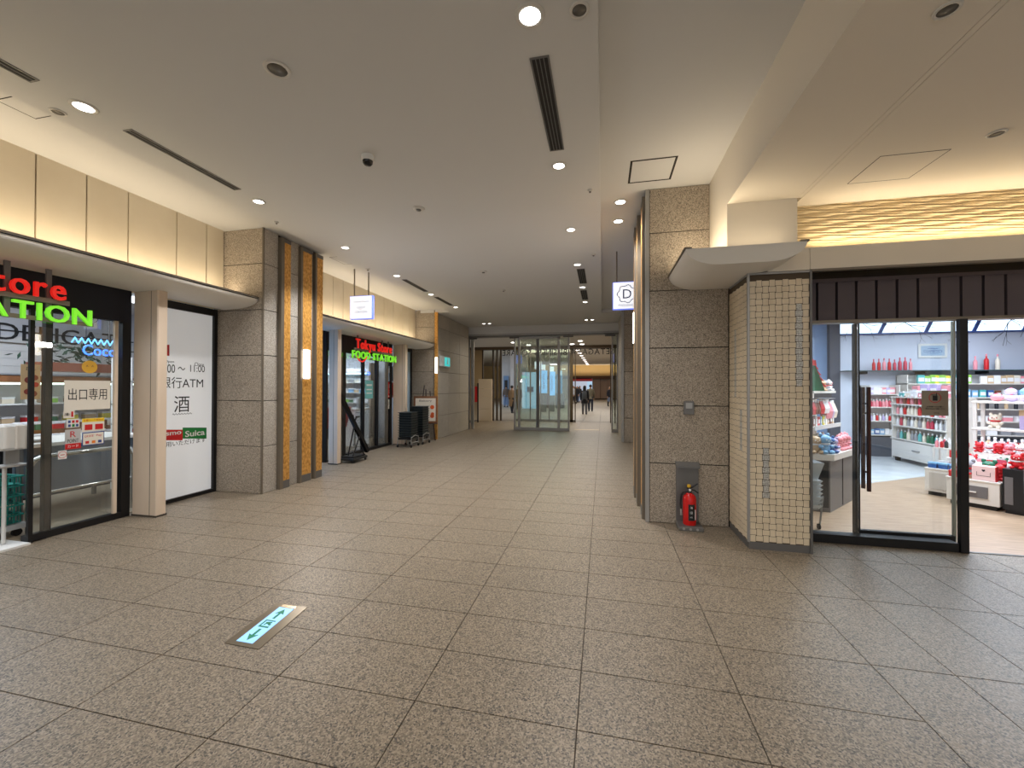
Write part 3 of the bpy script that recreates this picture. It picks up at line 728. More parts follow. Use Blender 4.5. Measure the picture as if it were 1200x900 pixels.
row(BOX, [PINK, LAV, SKY], on_unit(.1, .32, 1.39), on_unit(LU-.1, .32, 1.39), 5, 2.0, 'behind the boxes on the centre unit', rz=-math.pi/2)

# ---- rotated display frame of the front islands
def FR(a, b, z=0): return Vector((.65*a+.76*b, -.76*a+.65*b, z))
ANG = math.atan2(-.76, .65)
def island(name, label, a0, a1, b0, b1, h, body, kick=.06, extra=None):
    t = thing(name, label, 'display', FR(a0, b0), ANG, local=True)
    L, D = a1-a0, b1-b0
    part('plinth', MB().box(.03, L-.03, .03, D-.03, 0, kick), BLACKP, t)
    part('body', MB().box(0, L, 0, D, kick, h-.02, .004), body, t)
    part('top_board', MB().box(-.008, L+.008, -.008, D+.008, h-.02, h, .003), body, t)
    return t, L, D
t1, L1, D1 = island('display_cabinet', 'low white display cabinet holding blue boxes, seen through the glass door', -2.49, -2.12, 8.27, 8.75, .40, LACQ)
part('front_panel', MB().box(.05, L1-.05, -.01, 0, .10, .34), mat('panel_greige', (198,190,180), .5), t1)
t2, L2, D2 = island('display_cabinet', 'white display cabinet with a grey drawer by the shop entrance', -2.16, -1.68, 7.90, 8.24, .37, LACQ)
d2 = part('drawer', MB().box(.08, L2-.10, -.012, 0, .14, .29), GREYC, t2, label='grey drawer front')
part('handle', MB().box(L2/2-.06, L2/2+.04, -.03, -.012, .205, .22), LACQ, d2)
row(CAR, [BLU], FR(-2.47, 8.34, .40), FR(-2.14, 8.34, .40), 3, (.68, .8, .8), "on the low white cabinet's front edge", rz=ANG, m2=SKY)
rk = thing('display_riser', 'small white table riser crowded with tubes on the low display cabinet', 'riser', FR(-2.46, 8.46, .40), ANG, local=True)
part('top_board', MB().box(0, .32, 0, .24, .27, .29), LACQ, rk)
for x in (0, .30):
    for y in (0, .22): part('leg', MB().box(x, x+.02, y, y+.02, 0, .27), LACQ, rk)
row(BOT, [WG, BLK, CRM, PINK, REDG], FR(-2.45, 8.51, .69), FR(-2.15, 8.51, .69), 6, .7, 'on the small white riser', rz=ANG)
row(BOT, [WG, ROSE, CRM], FR(-2.45, 8.63, .69), FR(-2.15, 8.63, .69), 6, .75, 'in the rear row on the small white riser', rz=ANG)
row(CAR, [PINK, WG, ROSE], FR(-2.43, 8.58, .40), FR(-2.17, 8.58, .40), 2, .8, 'under the small white riser', rz=ANG)
# goods on the drawer cabinet: big pink printed bag, reds and soft toys
bag = thing('gift_bag', 'pink and white printed gift bag at the corner of the drawer cabinet', 'bag', FR(-1.93, 7.93, .37), ANG, local=True)
part('body', MB().box(0, .21, 0, .10, 0, .19, .006), colr('palepink', (240,206,204)), bag)
part('print', text_mb('♥', (.105, -.002, .13), XU, ZU, .03, .03, .0006).add(flatrect((.105, -.002, .06), XU, ZU, .12, .004, .001).v, flatrect((0, 0, 0), XU, ZU, 1, 1).f).add(flatrect((.045, -.002, .085), XU, ZU, .004, .05, .001).v, flatrect((0, 0, 0), XU, ZU, 1, 1).f).add(flatrect((.165, -.002, .085), XU, ZU, .004, .05, .001).v, flatrect((0, 0, 0), XU, ZU, 1, 1).f), BLK, bag)
part('red_side', MB().box(.208, .214, .0, .10, .0, .19), REDG, bag)
row(CAR, [REDG, TAN], FR(-2.14, 7.97, .37), FR(-1.95, 7.97, .37), 2, .8, 'beside the pink gift bag on the drawer cabinet', rz=ANG, m2=REDG)
row(PLU, [WG, GRY], FR(-2.12, 8.12, .37), FR(-1.97, 8.12, .37), 2, 1.15, 'behind the red boxes on the drawer cabinet', rz=ANG, m2=REDG)
row(PLU, [WG, GRE, REDG], FR(-1.95, 8.14, .37), FR(-1.69, 8.14, .37), 3, 1.3, 'behind the pink gift bag', rz=ANG, m2=REDG)
# higher stepped island behind with crowded red goods
t3, L3, D3 = island('display_table', 'stepped white table crowded with red and pink gifts, right shop', -2.10, -1.50, 8.28, 8.90, .50, LACQ)
st = part('step', MB().box(.02, L3-.02, .34, D3, .50, .66), LACQ, t3)
for z, b, cols, kd, sc, n_, nm in ((.50, 8.33, [REDG, WG, ROSE, PINK], POU, .8, 6, 'front row of the stepped table'), (.50, 8.43, [WG, REDG, CRM, GRE], PLU, .75, 6, 'second row of the stepped table'), (.50, 8.54, [PINK, REDG, CRM], CAR, .85, 5, 'third row of the stepped table'),
        (.66, 8.67, [REDG, WG, REDG, PINK], PLU, .75, 6, 'front of the upper step'), (.66, 8.79, [ROSE, REDG, CRM, PINK], POU, 1.0, 6, 'middle of the upper step'), (.66, 8.86, [TAN, CRM, REDG, WG], BOT, 1.1, 9, 'back of the upper step')):
    row(kd, cols, FR(-2.08, b, z), FR(-1.52, b, z), n_, sc, 'in the '+nm, rz=ANG, m2=WG if kd is not PLU else REDG)

# tall open frame shelf behind
uf = thing('frame_shelf', 'open white frame shelf with plush toys and a large gift box, right shop', 'shelf', FR(-2.19, 9.05, 0), ANG, local=True)
LF = 1.5
for x in (0, LF-.04):
    for y in (0, .36): part('post', MB().box(x, x+.04, y, y+.04, 0, 1.36), LACQ, uf)
for z in (.62, .98, 1.38): part('shelf_board', MB().box(-.01, LF+.01, -.01, .41, z-.03, z, .003), LACQ, uf)
row(CAR, [LAV], FR(-1.81, 9.27, .98), FR(-1.49, 9.27, .98), 1, (1.7, 1.1, 2.7), 'with gold lid on the open frame shelf', rz=ANG, m2=TAN)
row(CAR, [WG], FR(-1.55, 9.13, .98), FR(-1.29, 9.13, .98), 1, (1.1, 1, 1.6), 'small with a pink lid on the open frame shelf', rz=ANG, m2=PINK)
row(PLU, [CRM], FR(-2.14, 9.19, .98), FR(-1.84, 9.19, .98), 1, 1.2, 'at the left end of the open frame shelf', rz=ANG, m2=REDG)
row(PLU, [TAN], FR(-1.29, 9.19, .98), FR(-0.79, 9.19, .98), 3, 1.1, 'at the frame shelf right end', rz=ANG, m2=CRM)
row(CAR, [CRM, PINK, GRE], FR(-2.09, 9.19, .62), FR(-0.79, 9.19, .62), 6, 1.5, 'on the frame shelf lower board', rz=ANG, m2=REDG)
row(BAL, [LAV, PINK, SKY, WG, PINK, LAV], FR(-2.04, 9.17, 1.38), FR(-0.79, 9.17, 1.38), 9, 1.1, 'in the front row atop the frame shelf', rz=ANG, m2=ROSE)
row(BAL, [SKY, LAV, PINK], FR(-1.94, 9.33, 1.47), FR(-0.79, 9.33, 1.47), 8, 1.1, 'in the rear row atop the frame shelf', rz=ANG, m2=ROSE)
part('step', MB().box(.2, LF-.02, .15, .40, 1.38, 1.47), LACQ, uf)
t6, L6, D6 = island('display_cabinet', 'tall red box display between the glass door edge and the frame shelf', -2.44, -2.23, 8.95, 9.18, .50, WG)
row(CAR, [REDG], FR(-2.43, 9.06, .50), FR(-2.24, 9.06, .50), 1, (1.3, 1.4, 2.3), 'on the narrow cabinet behind the door post', rz=ANG, m2=REDG)
# black curved display and the white drum at the right edge
t4 = thing('display_stand', 'black curved display stand with soft toys, right edge of the shop view', 'display', FR(-1.66, 7.90), ANG, local=True)
part('body', MB().prism([(.0, .02), (.06, 0), (.17, .0), (.19, .1), (.19, .3), (.02, .3)], .05, .56), BLACKP, t4)
part('front_panel', MB().box(.02, .09, -.006, .002, .12, .46), GREYC, t4)
part('plinth', MB().box(.02, .17, .03, .28, 0, .05), BLACKP, t4)
row(PLU, [REDG, WG], FR(-1.63, 8.02, .56), FR(-1.48, 8.02, .56), 1, 1.0, 'on the black curved display stand', rz=ANG, m2=WG)
dm = thing('display_drum', 'white rounded bin full of soft toys at the right edge', 'display', (5.44, 6.25, 0))
part('body', MB().lathe((5.44, 6.25, 0), [(.20, .05), (.235, .06), (.235, .38), (.225, .40)], 20), LACQ, dm)
part('plinth', MB().lathe((5.44, 6.25, 0), [(.19, 0), (.19, .05)], 20), BLACKP, dm)
row(PLU, [TAN, GRE, REDG], (5.32, 6.21, .40), (5.57, 6.25, .40), 3, .9, 'in the white rounded bin', m2=PINK)

# ---- left counter of the shop (behind glass by the tiled column)
ct = thing('display_counter', 'dark grey counter with a white top inside the shop beside the tiled column', 'counter', (2.8, 6.3, 0))
part('body', MB().prism([(2.80, 5.91), (3.43, 6.65), (2.85, 7.2), (2.1, 6.9), (2.1, 6.02)], .0, .66), GREYC, ct)
part('front_panel', MB().prism([(2.12, 6.008), (2.78, 5.904), (2.78, 5.914), (2.12, 6.018)], .06, .64), BLACKP, ct, label='near-black front panel')
part('side_groove', MB().prism([(3.12, 6.275), (3.13, 6.287), (3.118, 6.297), (3.108, 6.285)], .02, .66), BLACK, ct)
part('top_board', MB().prism([(2.82, 5.86), (3.50, 6.65), (2.87, 7.25), (2.07, 6.95), (2.07, 5.98)], .66, .735), LACQ, ct)
sh = thing('display_rack', 'white tiered rack with hooks and hanging goods on the left counter', 'rack', (2.9, 6.6, .735))
B0 = Vector((2.83, 6.20, 0)); BU = Vector((.65, .76, 0)).normalized(); BW = Vector((-.76, .65, 0)).normalized()
def RK(u, w, z): return tuple(B0+BU*u+BW*w+Vector((0, 0, z)))
def slab(u0, u1, w0, w1, z0, z1): return MB().prism([RK(u0, w0, 0)[:2], RK(u1, w0, 0)[:2], RK(u1, w1, 0)[:2], RK(u0, w1, 0)[:2]], z0, z1)
part('back_board', slab(-.25, .80, .32, .34, .735, 1.60), LACQ, sh)
part('shelf_board', slab(-.25, .80, .0, .32, 1.03, 1.06), LACQ, sh)
part('price_rail', slab(-.25, .80, -.01, .0, 1.02, 1.075), WHT, sh)
part('shelf_board', slab(-.25, .62, .0, .32, 1.50, 1.53), LACQ, sh)
part('header_strip', slab(-.25, .40, -.01, .0, 1.44, 1.50), BLACKP, sh)
part('post', slab(.78, .80, .28, .34, .735, 1.6), LACQ, sh)
A_ = math.atan2(.76, .65)
row(POU, [BRO, WG, REDG, REDG, WG], RK(-.2, .05, 1.22), RK(.42, .05, 1.22), 6, 1.15, 'on hooks of the left counter rack', rz=A_, m2=WG)
row(POU, [PINK, LAV, CRM], RK(.45, .08, 1.14), RK(.8, .08, 1.14), 3, 1.6, 'at the right end of the left rack', rz=A_, m2=WG)
for k in range(10): part('hook', MB().cyl(RK(-.2+.1*k, .32, 1.42), RK(-.2+.1*k, .03, 1.42), .004, n=6), STEEL, sh)
row(BOX, [TAN, BRO, SKY, WG, REDG, YEL], RK(-.2, .08, 1.06), RK(.78, .08, 1.06), 10, 1.0, 'leaning on the middle board of the left rack', rz=A_)
row(TRE, [WG], RK(.05, .1, 1.53), RK(.15, .1, 1.53), 1, 1.0, 'on the top board of the left rack', rz=A_)
row(CAR, [REDG], RK(.1, .24, 1.53), RK(.6, .24, 1.53), 2, (1.4, .8, 1.3), 'with ribbon on the left rack top board', rz=A_, m2=REDG)
row(PLU, [TAN, GRY, WG], RK(.2, .06, 1.53), RK(.6, .06, 1.53), 3, .75, 'on the top board of the left rack', rz=A_, m2=REDG)
gsn = thing('tree_sign', 'green and red christmas display card on the left rack', 'sign', RK(-.07, .1, 1.53))
gsn2 = MB(Matrix.Translation(RK(-.07, .10, 1.53)) @ Matrix.Rotation(A_-.9, 4, 'Z')); gsn2.prism([(-.2, 0), (.17, 0), (.05, .40), (-.15, .40)], -.006, .006, 'y')
part('card', gsn2, GRE, gsn)
gsn3 = MB(Matrix.Translation(RK(-.07, .09, 1.53)) @ Matrix.Rotation(A_-.9, 4, 'Z'))
for k in range(5): gsn3.prism([(.15-.028*k, .05+.08*k), (.175-.03*k, .05+.08*k), (.12-.028*k, .12+.08*k)], -.02, -.008, 'y')
gsn3.prism([(-.16, .34), (.06, .34), (.05, .41), (-.15, .41)], -.02, -.008, 'y')
part('red_trim', gsn3, REDG, gsn)
an = MB(Matrix.Translation(RK(.0, .2, 1.53)) @ Matrix.Rotation(A_-.9, 4, 'Z'))
pts = [(-.12, 0, 0), (-.14, 0, .3), (-.08, 0, .48), (-.02, 0, .42), (.04, 0, .47), (.09, 0, .34), (.12, 0, .0)]
an.tube(pts, .012, 6)
solo('antler_frame', an, mat('neon_white', (240,246,255), .4, emit=1.2), 'white glowing looped outline standing behind the green card', 'ornament')
# plush pile on the counter top
for k, (x, y, m, s_, nm) in enumerate(((2.58, 6.02, YEL, 1.3, 'at the left of the pile'), (2.66, 5.97, TAN, 1.2, 'second in the pile'), (2.76, 5.97, SKY, 1.3, 'in the middle of the pile'), (2.85, 6.03, BLU, 1.1, 'right of middle in the pile'), (2.93, 6.12, LAV, 1.0, 'near the counter corner'))):
    PLU.place(m, WG, (x, y, .735), random.uniform(-.5, .5), s_, '%s plush toy %s on the left shop counter' % (CN[m.name], nm), 'plush toys on the left shop counter')
row(PLU, [PINK], (3.06, 6.30, .735), (3.33, 6.60, .735), 4, 1.1, 'at the left shop counter right end', rz=A_, m2=PINK)
row(PLU, [CRM], RK(-.15, .1, .735), RK(.45, .1, .735), 4, 1.1, 'in the rear row of the left shop counter', rz=A_, m2=REDG)
row(CAR, [WG], (2.99, 6.17, .735), (3.03, 6.23, .735), 1, .7, 'at the front corner of the left shop counter', rz=A_, m2=REDG)
# stack of translucent baskets on a trolley behind the first pane
bk = thing('basket_stack', 'stack of translucent white shopping baskets on a chrome trolley beside the tiled column', 'baskets', (2.36, 5.35, 0))
CLR = mat('milky_plastic', (210,214,216), .3)
for k in range(7):
    z = .22+.045*k
    part('basket', MB().add([(2.22-.11, 5.2, z), (2.46-.11, 5.2, z), (2.46-.11, 5.5, z), (2.22-.11, 5.5, z), (2.19-.11, 5.17, z+.05), (2.49-.11, 5.17, z+.05), (2.49-.11, 5.53, z+.05), (2.19-.11, 5.53, z+.05)], [(3, 2, 1, 0), (0, 1, 5, 4), (1, 2, 6, 5), (2, 3, 7, 6), (3, 0, 4, 7)]), CLR, bk)
part('basket', MB().add([(2.23-.11, 5.21, .53), (2.45-.11, 5.21, .53), (2.45-.11, 5.49, .53), (2.23-.11, 5.49, .53), (2.18-.11, 5.16, .74), (2.50-.11, 5.16, .74), (2.50-.11, 5.54, .74), (2.18-.11, 5.54, .74)], [(3, 2, 1, 0), (0, 1, 5, 4), (1, 2, 6, 5), (2, 3, 7, 6), (3, 0, 4, 7)]), CLR, bk)
part('trolley_frame', MB().tube([(2.47-.11, 5.2, .06), (2.50-.11, 5.2, .36), (2.44-.11, 5.2, .22), (2.22-.11, 5.2, .20)], .01).tube([(2.47-.11, 5.5, .06), (2.50-.11, 5.5, .36), (2.44-.11, 5.5, .22), (2.22-.11, 5.5, .20)], .01), STEEL, bk)
for x in (2.13, 2.35):
    for y in (5.2, 5.5): part('caster', MB().cyl((x-.01, y, .03), (x+.01, y, .03), .03), BLACK, bk)

# ------------------------------------------------------------------ fire extinguisher in its niche plate
nc = thing('extinguisher_stand', 'grey metal back plate and tray for the fire extinguisher', 'stand', (.95, 4.93, 0))
part('back_plate', MB().box(.826, 1.066, 5.012, 5.032, .0, .70, .002), STEELD, nc)
part('hood', MB().prism([(5.03, .70), (4.965, .655), (4.965, .675), (5.03, .72)], .82, 1.072, 'x'), STEELD, nc)
part('tray', MB().box(.82, 1.075, 4.80, 5.03, 0, .045, .006), STEELD, nc)
for k in range(3): part('stud', MB().cyl((.87+.07*k, 4.797, .022), (.87+.07*k, 4.801, .022), .014, n=10), STEEL, nc)
fe = thing('fire_extinguisher', 'red fire extinguisher on a grey tray against the granite pillar', 'extinguisher', (.95, 4.915, .045))
X_, Y_ = .95, 4.915
REDX = mat('extinguisher_red', (206,22,20), .25)
part('cylinder', MB().lathe((X_, Y_, .045), [(.066, 0), (.07, .012), (.07, .28), (.062, .315), (.035, .34), (.022, .35)], 24), REDX, fe)
part('neck', MB().lathe((X_, Y_, .39), [(.024, 0), (.024, .03), (.018, .035), (.018, .055)], 12), BLACKP, fe)
part('lever', MB().tube([(X_-.03, Y_, .445), (X_+.03, Y_, .455), (X_+.085, Y_, .50)], .008, 6), BLACKP, fe)
part('grip', MB().tube([(X_-.01, Y_, .43), (X_+.05, Y_, .425), (X_+.09, Y_, .395)], .008, 6), BLACKP, fe)
part('safety_pin', MB().lathe((X_-.005, Y_, .455), [(.018, 0), (.022, .015), (.018, .03)], 10), mat('yellow_pin', (214,168,40), .4), fe)
part('gauge', MB().cyl((X_, Y_-.03, .43), (X_, Y_-.018, .43), .013, n=12), WHT, fe)
part('hose', MB().tube([(X_-.02, Y_, .41), (X_-.065, Y_, .40), (X_-.088, Y_, .36), (X_-.094, Y_, .27), (X_-.088, Y_, .20)], .010, 7), BLACKP, fe)
part('nozzle', MB().cyl((X_-.088, Y_, .21), (X_-.086, Y_, .14), .011, .014, 10), STEEL, fe)
lbm = MB(); n = 10; vs = []
for i in range(n+1):
    t = -math.pi/2-.35+i*1.0/n
    vs += [(X_+.0712*math.cos(t), Y_+.0712*math.sin(t), .10), (X_+.0712*math.cos(t), Y_+.0712*math.sin(t), .28)]
lbm.add(vs, [(2*i, 2*i+2, 2*i+3, 2*i+1) for i in range(n)]); lo = part('label_patch', lbm, INK, fe, label='black instruction label')
part('print', text_mb('消', (X_+.005, Y_-.0735, .245), XU, ZU, .026, .026, .0006).add(*(lambda m: (m.v, m.f))(text_mb('火器', (X_+.005, Y_-.0735, .19), XU, ZU, .026, .03, .0006))).add(*(lambda m: (m.v, m.f))(text_mb('ABC', (X_+.005, Y_-.0735, .14), XU, ZU, .03, .014, .0006))), WHT, lo)
part('label_patch', MB().box(X_+.045, X_+.052, Y_-.056, Y_-.048, .11, .22), WHT, fe, label='white side label')

# ------------------------------------------------------------------ floor guidance sign
gs_ = thing('floor_exit_sign', 'illuminated green and white exit arrow sign set in the floor', 'sign', (-2.15, 2.31, 0))
def Q(u, v):   # u along the sign (towards the far end), v across
    a = Vector((-2.13, 2.073)); e = Vector((-2.176, 2.54)) ; uu = (e-a); w = Vector((.121, -.002))*1.5
    return a+uu*u+w*v
def quad(u0, u1, v0, v1): return [tuple(Q(u0, v0)), tuple(Q(u0, v1)), tuple(Q(u1, v1)), tuple(Q(u1, v0))]
part('frame', MB().prism(quad(0, 1, -.68, .72), .0, .004), mat('brass_frame', (130,120,104), .3, .7), gs_)
part('lit_panel', MB().prism(quad(.07, .90, -.36, .30), .004, .006), mat('floor_glow', (150,205,245), .3, emit=.55), gs_)
def poly(pts): return MB().prism([tuple(Q(a, b)) for a, b in pts], .006, .0068)
GRP = mat('exit_green', (10,140,104), .5)
part('arrow', poly([(.11, -.03), (.24, -.22), (.22, -.08), (.36, -.08), (.36, .02), (.22, .02), (.24, .16)]), GRP, gs_)
part('arrow', poly([(.86, -.03), (.73, -.22), (.75, -.08), (.61, -.08), (.61, .02), (.75, .02), (.73, .16)]), GRP, gs_)
fm = poly([(.40, -.24), (.43, -.24), (.43, .18), (.40, .18)]); 
for pp in ([(.43, -.24), (.57, -.24), (.57, -.18), (.43, -.18)], [(.55, -.24), (.57, -.24), (.57, .18), (.55, .18)], [(.45, .12), (.49, -.04), (.52, .0), (.48, .16)], [(.47, -.1), (.52, -.12), (.54, .1), (.51, .12)], [(.455, -.06), (.475, -.06), (.475, -.12), (.455, -.12)]):
    q = poly(pp); fm.add(q.v, q.f)
part('running_figure', fm, GRP, gs_)
part('sensor_plate', MB().prism(quad(.915, .975, -.35, .3), .004, .0055), mat('lit_brass', (230,205,170), .25, .6), gs_)

# ------------------------------------------------------------------ left storefronts
def storefront(y0, y1, yb0, yb1, first):
    """frame of black metal with glazing from y0 to y1; stone posts; white printed window"""
    nm = 'window_2' if first else 'window_3'
    w = thing(nm, None, None, (-5.66, (y0+y1)/2, 0), kind='structure')
    part('frame', MB().box(-5.70, -5.60, y0, y1, 2.34, 2.74), NAVY2, w)
    part('frame', MB().box(-5.70, -5.60, y1-.09, y1, 0, 2.34), BLACK, w)
    part('frame', MB().box(-5.70, -5.60, y0, y0+.06, 0, 2.34), BLACK, w)
    return w
XS = -5.64
w1 = storefront(-1.0, 3.86, 0, 0, True)
part('frame', MB().box(-5.68, -5.60, 2.95, 3.77, 0, .07), BLACK, w1)
part('stile', MB().box(-5.68, -5.62, 3.09, 3.145, .07, 2.34), BLACK, w1)
part('glass_pane', MB().box(-5.652, -5.644, 3.145, 3.77, .07, 2.34), GLASS, w1)
part('stile', MB().box(-5.645, -5.615, 3.70, 3.735, .07, 2.34), POST, w1, label='pale inner jamb strip')
sd = thing('door_2', None, None, (-5.60, 3.1, 0), kind='structure')
part('stile', MB().box(-5.60, -5.57, 2.945, 2.98, 0, 2.34), BLACK, sd)
part('rail', MB().box(-5.60, -5.57, 2.98, 3.10, .02, .08), BLACK, sd)
part('glass_pane', MB().box(-5.589, -5.583, 2.98, 3.12, .08, 2.34), GLASS, sd)
def stone_post(y, x0=-5.58, lab=''):
    p = thing('stone_post', lab, 'post', (-5.4, y+.07, 0))
    part('body', MB().box(x0, -5.21, y, y+.12, 0, 2.735, .01), POST, p)
    part('joint', MB().box(-5.31, -5.305, y-.002, y+.0, 0, 2.735), GROUT, p)
    part('base', MB().box(x0-.005, -5.205, y-.004, y+.124, 0, .02), GROUT, p)
    return p
stone_post(3.87, lab='beige stone post between the near automatic door and the white window')
# white printed window between post and pillar
def white_window(nm, y0, y1, lab=None):
    w = thing(nm, None, None, (-5.7, (y0+y1)/2, 0), kind='structure')
    part('frame', MB().box(-5.72, -5.66, y0, y0+.05, 0, 2.72).box(-5.72, -5.66, y1-.05, y1, 0, 2.72).box(-5.72, -5.66, y0+.05, y1-.05, 2.62, 2.72).box(-5.72, -5.66, y0+.05, y1-.05, 0, .05), BLACK, w)
    return w
w2 = white_window('window_4', 4.05, 5.055)
part('printed_film', MB().box(-5.715, -5.70, 4.10, 5.005, .05, 2.62), WHTGLOW, w2)
def wt(s, px0, px1, py0, py1, m, par, X=-5.699, u=(0, 1, 0), off=0):
    a = onX(px0, (py0+py1)/2, X); b = onX(px1, (py0+py1)/2, X); cx = (px0+px1)/2
    z1 = onX(cx, py0, X).z; z0 = onX(cx, py1, X).z
    part('print', text_mb(s, (X, (a.y+b.y)/2, (z0+z1)/2), u, ZU, abs(b.y-a.y), abs(z1-z0), .0008, off), m, par)
wt('7:00 ～', 189, 217, 427, 437, INK, w2); wt('11:00', 223, 240, 428, 436, INK, w2); wt('Open', 193, 204, 422, 426, INK, w2); wt('Close', 228, 239, 425, 429, INK, w2)
wt('銀行ATM', 187, 238, 442, 455, INK, w2); wt('酒', 204, 222, 464, 483, INK, w2)
wt('〜〜〜〜〜〜〜', 202, 225, 484, 486, INK, w2)
def wr_(px0, px1, py0, py1, m, par, X=-5.7):
    a = onX(px0, py0, X); b = onX(px1, py1, X); q = onX(px0, py1, X); r = onX(px1, py0, X)
    part('print', MB().add([(X+.0006, a.y, a.z), (X+.0006, q.y, q.z), (X+.0006, b.y, b.z), (X+.0006, r.y, r.z)], [(0, 1, 2, 3)]), m, par)
wr_(184, 214, 503.5, 516, RED, w2); wr_(214, 242, 501, 514, GREEN, w2); wr_(190, 198.5, 404, 417, RED, w2)
wt('pasmo', 184, 212.5, 506.5, 512, WHT, w2, -5.698, off=.02); wt('Suica', 217, 240, 504, 511, WHT, w2, -5.698, off=.02)
wt('ご利用いただけます', 180, 241, 512+4, 521+1, INK, w2)

def store_sign(dy, lab):
    X = -5.30
    y = lambda v: v+dy
    s = thing('store_sign', lab, 'sign', (X, y(2.3), 2.2))
    part('rail', MB().box(X-.03, X-.01, y(1.46), y(3.10), 2.385, 2.43), FINM, s)
    part('rail', MB().box(X-.03, X-.01, y(1.34), y(3.30), 2.20, 2.24), FINM, s)
    for yy in (1.62, 2.66, 2.95): part('hanger', MB().box(X-.05, X-.03, y(yy)-.02, y(yy)+.02, 2.2, 2.73), STEELD, s)
    letters('Tokyu Store', (X, y(1.50), 0), (X, y(3.06), 0), 2.43, 2.64, REDE, s, .03, .008)
    letters('FOOD STATION', (X, y(1.36), 0), (X, y(3.275), 0), 2.205, 2.37, GRNE, s, .03, .012)
    sm = MB(); pr = None; pts = []
    for k in range(13):
        t = math.pi*(1.12+.76*k/12); pts.append((X-.0, y(1.72)+.2*math.cos(t), 2.33+.19*math.sin(t)))
    sm.tube(pts, .018, 6); part('smile_mark', sm, REDE, s, label='red smile-shaped arc under the letters')
    return s
store_sign(0, 'near red and green illuminated supermarket sign over the front left door')
store_sign(6.555, 'distant red and green illuminated supermarket sign over the second left door')

# things stuck on the near glass
GX1 = -5.643
def gl_poster(name, lab, px0, px1, py0, py1, m, items, X=GX1+.004, cat='poster'):
    a = onX(px0, (py0+py1)/2, X); b = onX(px1, (py0+py1)/2, X); z1 = onX((px0+px1)/2, py0, X).z; z0 = onX((px0+px1)/2, py1, X).z
    w, h = abs(b.y-a.y), abs(z1-z0)
    its = []
    for it in items:
        if it[0] == 't': its.append(('t', it[1], it[2]*w, it[3]*h, it[4]*w, it[5]*h, it[6]))
        elif it[0] == 'r': its.append(('r', it[1]*w, it[2]*h, it[3]*w, it[4]*h, it[5]))
        else: its.append((it[0], it[1]*w, it[2]*h, it[3]*h, it[4]))
    return poster(name, lab, cat, (X, (a.y+b.y)/2, (z0+z1)/2), (0, 1, 0), w, h, m, its)
gl_poster('exit_only_sheet', 'white sheet reading exit only in black Japanese on the near glass', 75, 129, 446, 480, PAPER, [('t', '出口専用', .0, .03, .84, .40, INK)], cat='notice')
gl_poster('card_brand_sheet', 'small sheet of payment card logos left of the yellow leaflet', 78, 93, 491, 501, WHT, [('r', -.3, .2, .2, .3, INKB), ('r', 0, .2, .2, .3, RED), ('r', .3, .2, .2, .3, RED), ('r', -.3, -.25, .2, .3, INKB), ('r', 0, -.25, .2, .3, GREEN), ('r', .3, -.25, .2, .3, INKB)])
gl_poster('point_sheet', 'grey and red loyalty point sheet with a large red R', 76, 94.5, 503, 526, mat('grey_sheet', (186,186,186), .6), [('t', 'R', 0, .25, .36, .30, RED), ('t', 'POINT', 0, -.08, .72, .18, INK), ('r', 0, -.36, 1, .28, RED), ('t', 'カード', 0, -.36, .7, .14, WHT)])
gl_poster('yellow_leaflet', 'leaflet with yellow top and two red card pictures', 96, 122, 490, 505, PAPER, [('r', 0, .36, 1, .28, mat('leaflet_yellow', (236,206,40), .5)), ('t', '各種カード取扱店', 0, .36, .9, .16, RED), ('r', -.22, -.18, .34, .42, RED), ('r', .25, -.18, .36, .42, RED)])
gl_poster('blue_framed_leaflet', 'leaflet with blue border and small payment logos', 96, 122, 506, 521.5, INKB, [('r', 0, 0, .92, .86, PAPER), ('t', 'QR決済', -.2, .2, .4, .2, RED), ('t', 'Pay', .25, .2, .25, .2, RED), ('r', -.28, -.25, .16, .2, RED), ('r', 0, -.25, .16, .2, mat('orange_print', (224,120,30), .5)), ('r', .28, -.25, .16, .2, INKB)])
gl_poster('small_notice', 'small cream notice with a red mark under the exit sheet', 74, 87, 481, 490, PAPER, [('r', .3, 0, .2, .7, RED), ('t', 'お願い', -.15, 0, .5, .4, INK)], cat='notice')
gl_poster('no_entry_notice', 'small no smoking sticker low on the near glass', 68, 78, 528, 538, WHT, [('o', 0, 0, .4, RED), ('r', 0, 0, .5, .08, RED)], cat='notice')
yd = gl_poster('round_sticker', 'round yellow face sticker hanging under the blue neon', 94, 116, 421, 440, mat('sticker_yellow', (222,172,60), .5), [], cat='sticker')
for ch in list(yd.children): bpy.data.objects.remove(ch)
cc = onX(105, 430, GX1+.006); dk = MB().cyl((cc.x, cc.y, cc.z), (cc.x+.003, cc.y, cc.z), .072, n=24); part('disc', dk, _M['sticker_yellow'], yd)
part('print', text_mb('^  ^', (cc.x+.0045, cc.y, cc.z+.01), (0, 1, 0), ZU, .07, .02, .0006), BRO, yd)
